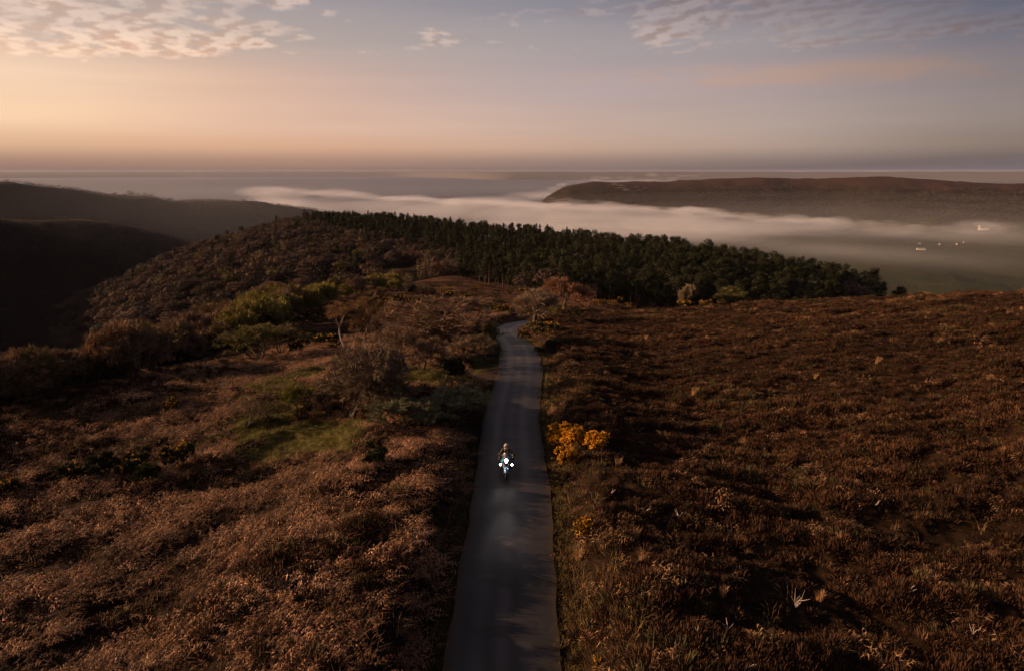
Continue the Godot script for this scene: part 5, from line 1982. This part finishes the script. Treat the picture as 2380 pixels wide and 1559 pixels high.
	for s in [-1.0, 1.0]:
		# side shrouds, seen from the front as two blue wings
		st = begun()
		st.set_smooth_group(0)
		var rows := []
		for i in 6:
			var t := i / 5.0
			rows.append([Vector3(s * lerpf(0.14, 0.24, t), lerpf(1.02, 0.96, t), lerpf(0.64, 0.12, t)), Vector3(s * lerpf(0.22, 0.29, sin(t * PI * 0.7)), lerpf(0.90, 0.84, t), lerpf(0.60, 0.14, t)), Vector3(s * lerpf(0.17, 0.23, t), lerpf(0.76, 0.70, t), lerpf(0.50, 0.16, t))])
		for i in 5:
			for k in 2:
				var a: Vector3 = rows[i][k]
				var b: Vector3 = rows[i][k + 1]
				var c: Vector3 = rows[i + 1][k + 1]
				var d: Vector3 = rows[i + 1][k]
				for w in ([a, b, c, a, c, d] if s < 0 else [a, c, b, a, d, c]):
					st.add_vertex(w)
		var sm := blue.duplicate()
		sm.cull_mode = BaseMaterial3D.CULL_DISABLED
		part(o, "side_panel", made(st), sm)
	st = begun()
	hull(st, [[0.06, 0.93, 0.13, 0.03], [0.0, 0.93, 0.16, 0.06], [-0.35, 0.885, 0.17, 0.06], [-0.55, 0.92, 0.16, 0.06], [-0.86, 0.94, 0.12, 0.05], [-0.9, 0.94, 0.08, 0.03]], 14, 0.7)
	part(o, "seat", made(st), mat(Color(0.02, 0.019, 0.018), 0.75))
	# front mudguard: a blue curved shell over the tyre with a beak
	st = begun()
	st.set_smooth_group(0)
	var arc := []
	for i in 13:
		var q := deg_to_rad(lerpf(-48.0, 62.0, i / 12.0))
		var row := []
		for k in 7:
			var s := (k - 3) / 3.0
			var wide := 0.105 * (1.0 - 0.35 * pow(absf(i - 6.0) / 6.0, 2.5))
			var r := 0.395 - 0.07 * s * s
			row.append(Vector3(s * wide, 0.335 + cos(q) * r, 0.76 + sin(q) * r))
		arc.append(row)
	for i in 12:
		for k in 6:
			for w in [arc[i][k], arc[i + 1][k + 1], arc[i][k + 1], arc[i][k], arc[i + 1][k], arc[i + 1][k + 1]]:
				st.add_vertex(w)
	var guard := blue.duplicate()
	guard.cull_mode = BaseMaterial3D.CULL_DISABLED
	part(o, "mudguard", made(st), guard)
	# head: cowl, headlight, windscreen
	st = begun()
	hull(st, [[0.69, 1.03, 0.05, 0.04], [0.68, 1.03, 0.125, 0.10], [0.60, 1.04, 0.155, 0.135], [0.48, 1.04, 0.13, 0.11], [0.44, 1.03, 0.06, 0.05]], 18, 0.7)
	part(o, "cowl", made(st), dark)
	var glow := mat(Color(0.9, 0.9, 0.9), 0.2)
	glow.emission_enabled = true
	glow.emission = Color(1.0, 0.96, 0.92)
	glow.emission_energy_multiplier = 9.0
	var lamps := [["headlight", Vector3(0, 1.06, 0.665), 0.1], ["running_light", Vector3(0, 0.955, 0.672), 0.045], ["fog_light", Vector3(-0.315, 0.775, 0.55), 0.058], ["fog_light", Vector3(0.315, 0.765, 0.55), 0.058]]
	for l in lamps:
		var lamp := Node3D.new()
		lamp.name = l[0]
		lamp.position = l[1]
		o.add_child(lamp, true)
		st = begun()
		var r: float = l[2]
		round_rod(st, [Vector3(0, 0, -0.08), Vector3(0, 0, -0.02), Vector3(0, 0, 0.012)], [r * 0.55, r * 1.1, r * 1.15], 18)
		part(lamp, "lamp_body", made(st), dark)
		st = begun()
		ball(st, Vector3(0, 0, 0.014), Vector3(r, r, r * 0.35), 9)
		part(lamp, "lamp_lens", made(st), glow)
		if l[0] == "running_light":
			continue
		var beam := SpotLight3D.new()
		beam.name = "beam"
		beam.position = l[1] + Vector3(0, 0, 0.014 + r * 0.35 + 0.02)
		beam.rotation = Vector3(-deg_to_rad(4.2 if l[0] == "headlight" else 6.0), PI, 0)
		beam.light_color = Color(1.0, 0.95, 0.9)
		beam.light_energy = 2.6 if l[0] == "headlight" else 0.15
		beam.light_size = r * 0.8
		beam.spot_angle = 13.0 if l[0] == "headlight" else 30.0
		beam.spot_angle_attenuation = 1.0
		beam.spot_range = 80.0
		beam.spot_attenuation = 2.0
		beam.shadow_enabled = true
		o.add_child(beam, true)
	st = begun()
	st.set_smooth_group(0)
	var screen := []
	for i in 6:
		var t := i / 5.0
		var row := []
		for k in 7:
			var s := (k - 3) / 3.0
			row.append(Vector3(s * lerpf(0.15, 0.11, t), lerpf(1.14, 1.42, t) - 0.03 * s * s, lerpf(0.60, 0.42, t) - 0.06 * s * s))
		screen.append(row)
	for i in 5:
		for k in 6:
			for w in [screen[i][k], screen[i][k + 1], screen[i + 1][k + 1], screen[i][k], screen[i + 1][k + 1], screen[i + 1][k]]:
				st.add_vertex(w)
	var clear := mat(Color(0.8, 0.85, 0.9), 0.08)
	clear.transparency = BaseMaterial3D.TRANSPARENCY_ALPHA
	clear.albedo_color.a = 0.15
	clear.cull_mode = BaseMaterial3D.CULL_DISABLED
	part(o, "windscreen", made(st), clear)
	# handlebar with grips, levers, guards, mirrors
	st = begun()
	round_rod(st, [Vector3(-0.43, 1.08, 0.36), Vector3(-0.24, 1.11, 0.43), Vector3(-0.1, 1.04, 0.47), Vector3(0.1, 1.04, 0.47), Vector3(0.24, 1.11, 0.43), Vector3(0.43, 1.08, 0.36)], [0.012, 0.012, 0.013, 0.013, 0.012, 0.012], 8)
	var bar := part(o, "handlebar", made(st), dark)
	for s in [-1.0, 1.0]:
		st = begun()
		round_rod(st, [Vector3(s * 0.31, 1.10, 0.405), Vector3(s * 0.43, 1.08, 0.36)], [0.018, 0.018], 10)
		part(bar, "grip", made(st), rubber)
		st = begun()
		round_rod(st, [Vector3(s * 0.28, 1.10, 0.45), Vector3(s * 0.36, 1.085, 0.47), Vector3(s * 0.43, 1.07, 0.44)], [0.008, 0.007, 0.006], 6)
		part(bar, "lever", made(st), steel)
		st = begun()
		st.set_smooth_group(0)
		for i in 6:
			var p := lerpf(0.26, 0.46, i / 6.0)
			var q := lerpf(0.26, 0.46, (i + 1) / 6.0)
			var f := 0.50 - pow((p - 0.3) / 0.2, 2.0) * 0.09
			var g := 0.50 - pow((q - 0.3) / 0.2, 2.0) * 0.09
			var v := [Vector3(s * p, 1.02, f), Vector3(s * p, 1.14, f - 0.02), Vector3(s * q, 1.13, g - 0.02), Vector3(s * q, 1.03, g)]
			for w in ([v[0], v[1], v[2], v[0], v[2], v[3]] if s > 0 else [v[0], v[2], v[1], v[0], v[3], v[2]]):
				st.add_vertex(w)
		var gm := dark.duplicate()
		gm.cull_mode = BaseMaterial3D.CULL_DISABLED
		part(o, "hand_guard", made(st), gm)
		st = begun()
		round_rod(st, [Vector3(s * 0.3, 1.10, 0.42), Vector3(s * 0.38, 1.24, 0.43)], [0.007, 0.007], 6)
		ball(st, Vector3(s * 0.43, 1.265, 0.43), Vector3(0.075, 0.045, 0.022), 8)
		part(o, "mirror", made(st), dark)
		# crash bar that carries the fog light
		st = begun()
		round_rod(st, [Vector3(s * 0.12, 0.86, 0.48), Vector3(s * 0.29, 0.80, 0.45), Vector3(s * 0.33, 0.62, 0.36), Vector3(s * 0.28, 0.40, 0.28), Vector3(s * 0.12, 0.30, 0.2)], [0.013, 0.013, 0.013, 0.013, 0.013], 8)
		part(o, "crash_bar", made(st), steel)
		st = begun()
		round_rod(st, [Vector3(s * 0.14, 0.34, -0.06), Vector3(s * 0.29, 0.335, -0.05)], [0.014, 0.016], 8)
		part(o, "foot_peg", made(st), steel)
		st = begun()
		block(st, Vector3(minf(s * 0.2, s * 0.36), 0.52, -0.95), Vector3(maxf(s * 0.2, s * 0.36), 0.86, -0.52))
		part(o, "pannier", made(st), mat(Color(0.05, 0.05, 0.05), 0.5, 0.3))
	st = begun()
	round_rod(st, [Vector3(0.14, 0.38, 0.3), Vector3(0.16, 0.22, 0.1), Vector3(0.18, 0.28, -0.3), Vector3(0.19, 0.5, -0.62), Vector3(0.19, 0.62, -0.95)], [0.024, 0.026, 0.03, 0.05, 0.055], 12)
	part(o, "exhaust", made(st), steel)
	st = begun()
	block(st, Vector3(-0.09, 0.5, -1.03), Vector3(0.09, 0.9, -1.0))
	part(o, "tail_plate", made(st), dark)

# a body as one skin: tapered bones joined by a smooth minimum and meshed as surface nets
func skin(bones: Array, cell: float, blend: float) -> SurfaceTool:
	var lo := Vector3.INF
	var hi := -Vector3.INF
	for b in bones:
		var r := Vector3.ONE * (maxf(b[2], b[3]) + 3.0 * cell)
		lo = lo.min((b[0] as Vector3).min(b[1]) - r)
		hi = hi.max((b[0] as Vector3).max(b[1]) + r)
	var nx := int((hi.x - lo.x) / cell) + 2
	var ny := int((hi.y - lo.y) / cell) + 2
	var nz := int((hi.z - lo.z) / cell) + 2
	var sum := PackedFloat32Array()
	sum.resize(nx * ny * nz)
	for b in bones:
		var a: Vector3 = b[0]
		var e: Vector3 = b[1]
		var ra: float = b[2]
		var rb: float = b[3]
		var ab := e - a
		var len2 := maxf(ab.length_squared(), 1e-8)
		var reach := maxf(ra, rb) + 5.0 * blend + 2.0 * cell
		var p0 := ((a.min(e) - Vector3.ONE * reach - lo) / cell).floor()
		var p1 := ((a.max(e) + Vector3.ONE * reach - lo) / cell).ceil()
		for k in range(maxi(0, int(p0.z)), mini(nz, int(p1.z) + 1)):
			for j in range(maxi(0, int(p0.y)), mini(ny, int(p1.y) + 1)):
				for i in range(maxi(0, int(p0.x)), mini(nx, int(p1.x) + 1)):
					var p := lo + Vector3(i, j, k) * cell
					var t := clampf((p - a).dot(ab) / len2, 0.0, 1.0)
					var d := (p - a - ab * t).length() - lerpf(ra, rb, t)
					sum[(k * ny + j) * nx + i] += exp(-d / blend)
	# inside where the sum is above one
	var at := {}
	var verts := PackedVector3Array()
	for k in nz - 1:
		for j in ny - 1:
			for i in nx - 1:
				var base := (k * ny + j) * nx + i
				var inside := 0
				for c in 8:
					if sum[base + (c & 1) + ((c >> 1) & 1) * nx + (c >> 2) * nx * ny] > 1.0:
						inside += 1
				if inside == 0 or inside == 8:
					continue
				var mean := Vector3.ZERO
				var n := 0
				for ed in [[0, 1], [2, 3], [4, 5], [6, 7], [0, 2], [1, 3], [4, 6], [5, 7], [0, 4], [1, 5], [2, 6], [3, 7]]:
					var c0: int = ed[0]
					var c1: int = ed[1]
					var f0 := -log(maxf(sum[base + (c0 & 1) + ((c0 >> 1) & 1) * nx + (c0 >> 2) * nx * ny], 1e-20))
					var f1 := -log(maxf(sum[base + (c1 & 1) + ((c1 >> 1) & 1) * nx + (c1 >> 2) * nx * ny], 1e-20))
					if (f0 < 0.0) == (f1 < 0.0):
						continue
					var t := f0 / (f0 - f1)
					mean += Vector3(c0 & 1, (c0 >> 1) & 1, c0 >> 2).lerp(Vector3(c1 & 1, (c1 >> 1) & 1, c1 >> 2), t)
					n += 1
				at[base] = verts.size()
				verts.append(lo + (Vector3(i, j, k) + mean / maxf(n, 1)) * cell)
	var st := SurfaceTool.new()
	st.begin(Mesh.PRIMITIVE_TRIANGLES)
	st.set_smooth_group(0)
	for base in at.keys():
		for ax in 3:
			var step: int = [1, nx, nx * ny][ax]
			var u: int = [nx, nx * ny, 1][ax]
			var v: int = [nx * ny, 1, nx][ax]
			var s0 := sum[base] > 1.0
			var s1 := sum[base + step] > 1.0
			if s0 == s1 or not at.has(base - u) or not at.has(base - v) or not at.has(base - u - v):
				continue
			var q := [verts[at[base]], verts[at[base - u]], verts[at[base - u - v]], verts[at[base - v]]]
			for w in ([q[0], q[2], q[1], q[0], q[3], q[2]] if s0 else [q[0], q[1], q[2], q[0], q[2], q[3]]):
				st.add_vertex(w)
	return st

func build_rider() -> void:
	var o := thing("person", bike_at, "rider in dark jacket and pale helmet sitting upright on the motorcycle", "person")
	o.rotation.x = bike_tilt
	var bones := [
		[Vector3(0, 0.98, -0.28), Vector3(0, 1.10, -0.25), 0.145, 0.135], [Vector3(0, 1.10, -0.25), Vector3(0, 1.32, -0.16), 0.135, 0.15],
		[Vector3(-0.13, 1.40, -0.13), Vector3(0.13, 1.40, -0.13), 0.085, 0.085], [Vector3(0, 1.38, -0.13), Vector3(0, 1.52, -0.08), 0.075, 0.06],
		[Vector3(-0.09, 0.97, -0.28), Vector3(0.09, 0.97, -0.28), 0.125, 0.125],
	]
	for s in [-1.0, 1.0]:
		bones.append_array([
			[Vector3(s * 0.19, 1.40, -0.12), Vector3(s * 0.36, 1.19, 0.02), 0.07, 0.055], [Vector3(s * 0.36, 1.19, 0.02), Vector3(s * 0.37, 1.115, 0.30), 0.055, 0.038],
			[Vector3(s * 0.11, 0.96, -0.26), Vector3(s * 0.235, 0.86, 0.17), 0.095, 0.068], [Vector3(s * 0.235, 0.86, 0.17), Vector3(s * 0.22, 0.47, -0.04), 0.068, 0.05],
		])
	var jacket := mat(Color(0.028, 0.022, 0.018), 0.5)
	part(o, "body", made(skin(bones, 0.022, 0.016)), jacket)
	for s in [-1.0, 1.0]:
		var boot := skin([[Vector3(s * 0.22, 0.52, -0.05), Vector3(s * 0.22, 0.42, -0.06), 0.055, 0.05], [Vector3(s * 0.22, 0.40, -0.09), Vector3(s * 0.23, 0.385, 0.13), 0.042, 0.036]], 0.016, 0.012)
		part(o, "boot", made(boot), mat(Color(0.02, 0.018, 0.016), 0.5))
		# gloved hand closed round the grip: palm, four fingers, thumb
		var g := Vector3(s * 0.37, 1.09, 0.383)
		var hand := [[g + Vector3(s * -0.005, 0.022, -0.085), g + Vector3(0, 0.028, -0.02), 0.028, 0.03]]
		for f in 4:
			var x: float = s * (-0.033 + f * 0.0225)
			var fw := 0.024 + (0.006 if f == 1 or f == 2 else 0.0)
			var k := g + Vector3(x, 0.034, -0.005 - s * x * 0.0)
			hand.append_array([[g + Vector3(x * 0.9, 0.028, -0.04), k, 0.012, 0.0105], [k, k + Vector3(0, -0.012, 0.018 + fw * 0.5), 0.0105, 0.0095], [k + Vector3(0, -0.012, 0.018 + fw * 0.5), k + Vector3(0, -0.05, 0.02 + fw * 0.3), 0.0095, 0.009], [k + Vector3(0, -0.05, 0.02 + fw * 0.3), k + Vector3(0, -0.062, -0.002), 0.009, 0.008]])
		hand.append_array([[g + Vector3(s * -0.03, 0.015, -0.06), g + Vector3(s * -0.05, -0.012, -0.026), 0.013, 0.011], [g + Vector3(s * -0.05, -0.012, -0.026), g + Vector3(s * -0.046, -0.026, 0.012), 0.011, 0.009]])
		part(o, "glove", made(skin(hand, 0.0045, 0.0025)), mat(Color(0.12, 0.095, 0.075), 0.6))
	# head: face inside an open helmet
	var head := Vector3(0, 1.615, -0.035)
	var face := skin([[head + Vector3(0, 0.03, 0.0), head + Vector3(0, -0.07, 0.035), 0.088, 0.055], [head + Vector3(0, -0.01, 0.075), head + Vector3(0, -0.03, 0.098), 0.010, 0.013], [head + Vector3(-0.022, -0.062, 0.082), head + Vector3(0.022, -0.062, 0.082), 0.008, 0.008], [head + Vector3(0, -0.06, 0), head + Vector3(0, -0.14, -0.02), 0.05, 0.055]], 0.008, 0.006)
	part(o, "face", made(face), mat(Color(0.50, 0.31, 0.23), 0.55))
	var st := begun()
	for s in [-1.0, 1.0]:
		ball(st, head + Vector3(s * 0.031, 0.005, 0.078), Vector3(0.012, 0.008, 0.008), 6)
	part(o, "eyes", made(st), mat(Color(0.04, 0.03, 0.025), 0.3))
	st = begun()
	st.set_smooth_group(0)
	var rows := []
	for i in 15:
		var a := PI * 0.78 * i / 14.0
		var row := []
		for k in 25:
			# open in front, from brow to chin, closed at sides, top and back
			var b := deg_to_rad(lerpf(48.0, 312.0, k / 24.0)) if i > 6 else TAU * k / 24.0
			row.append(head + Vector3(0, 0.018, -0.012) + Vector3(sin(a) * sin(b) * 0.135, cos(a) * 0.142, sin(a) * cos(b) * 0.152))
		rows.append(row)
	for i in 14:
		for k in 24:
			if i == 6 and (k < 4 or k > 19):
				continue
			for w in [rows[i][k], rows[i + 1][k], rows[i + 1][k + 1], rows[i][k], rows[i + 1][k + 1], rows[i][k + 1]]:
				st.add_vertex(w)
	var shell := mat(Color(0.42, 0.37, 0.32), 0.25)
	shell.cull_mode = BaseMaterial3D.CULL_DISABLED
	shell.clearcoat_enabled = true
	shell.clearcoat = 0.5
	var hm := part(o, "helmet", made(st), shell)
	st = begun()
	round_rod(st, [head + Vector3(-0.108, -0.085, 0.055), head + Vector3(-0.06, -0.105, 0.115), head + Vector3(0.06, -0.105, 0.115), head + Vector3(0.108, -0.085, 0.055)], [0.022, 0.026, 0.026, 0.022], 10)
	part(hm, "chin_bar", made(st), shell)
	st = begun()
	st.set_smooth_group(0)
	for i in 10:
		var p := deg_to_rad(lerpf(-52.0, 52.0, i / 10.0))
		var q := deg_to_rad(lerpf(-52.0, 52.0, (i + 1) / 10.0))
		var v := [head + Vector3(sin(p) * 0.14, 0.075, cos(p) * 0.155 - 0.012), head + Vector3(sin(q) * 0.14, 0.075, cos(q) * 0.155 - 0.012), head + Vector3(sin(q) * 0.135, 0.105, cos(q) * 0.205 - 0.012), head + Vector3(sin(p) * 0.135, 0.105, cos(p) * 0.205 - 0.012)]
		for w in [v[0], v[1], v[2], v[0], v[2], v[3]]:
			st.add_vertex(w)
	var peak := mat(Color(0.025, 0.022, 0.02), 0.4)
	peak.cull_mode = BaseMaterial3D.CULL_DISABLED
	part(hm, "peak", made(st), peak)
	# straps and a pale trim on the jacket
	st = begun()
	for s in [-1.0, 1.0]:
		round_rod(st, [Vector3(s * 0.075, 1.47, -0.05), Vector3(s * 0.085, 1.38, 0.005), Vector3(s * 0.075, 1.2, -0.045)], [0.012, 0.013, 0.012], 8)
	part(o, "jacket_trim", made(st), mat(Color(0.32, 0.17, 0.08), 0.7))
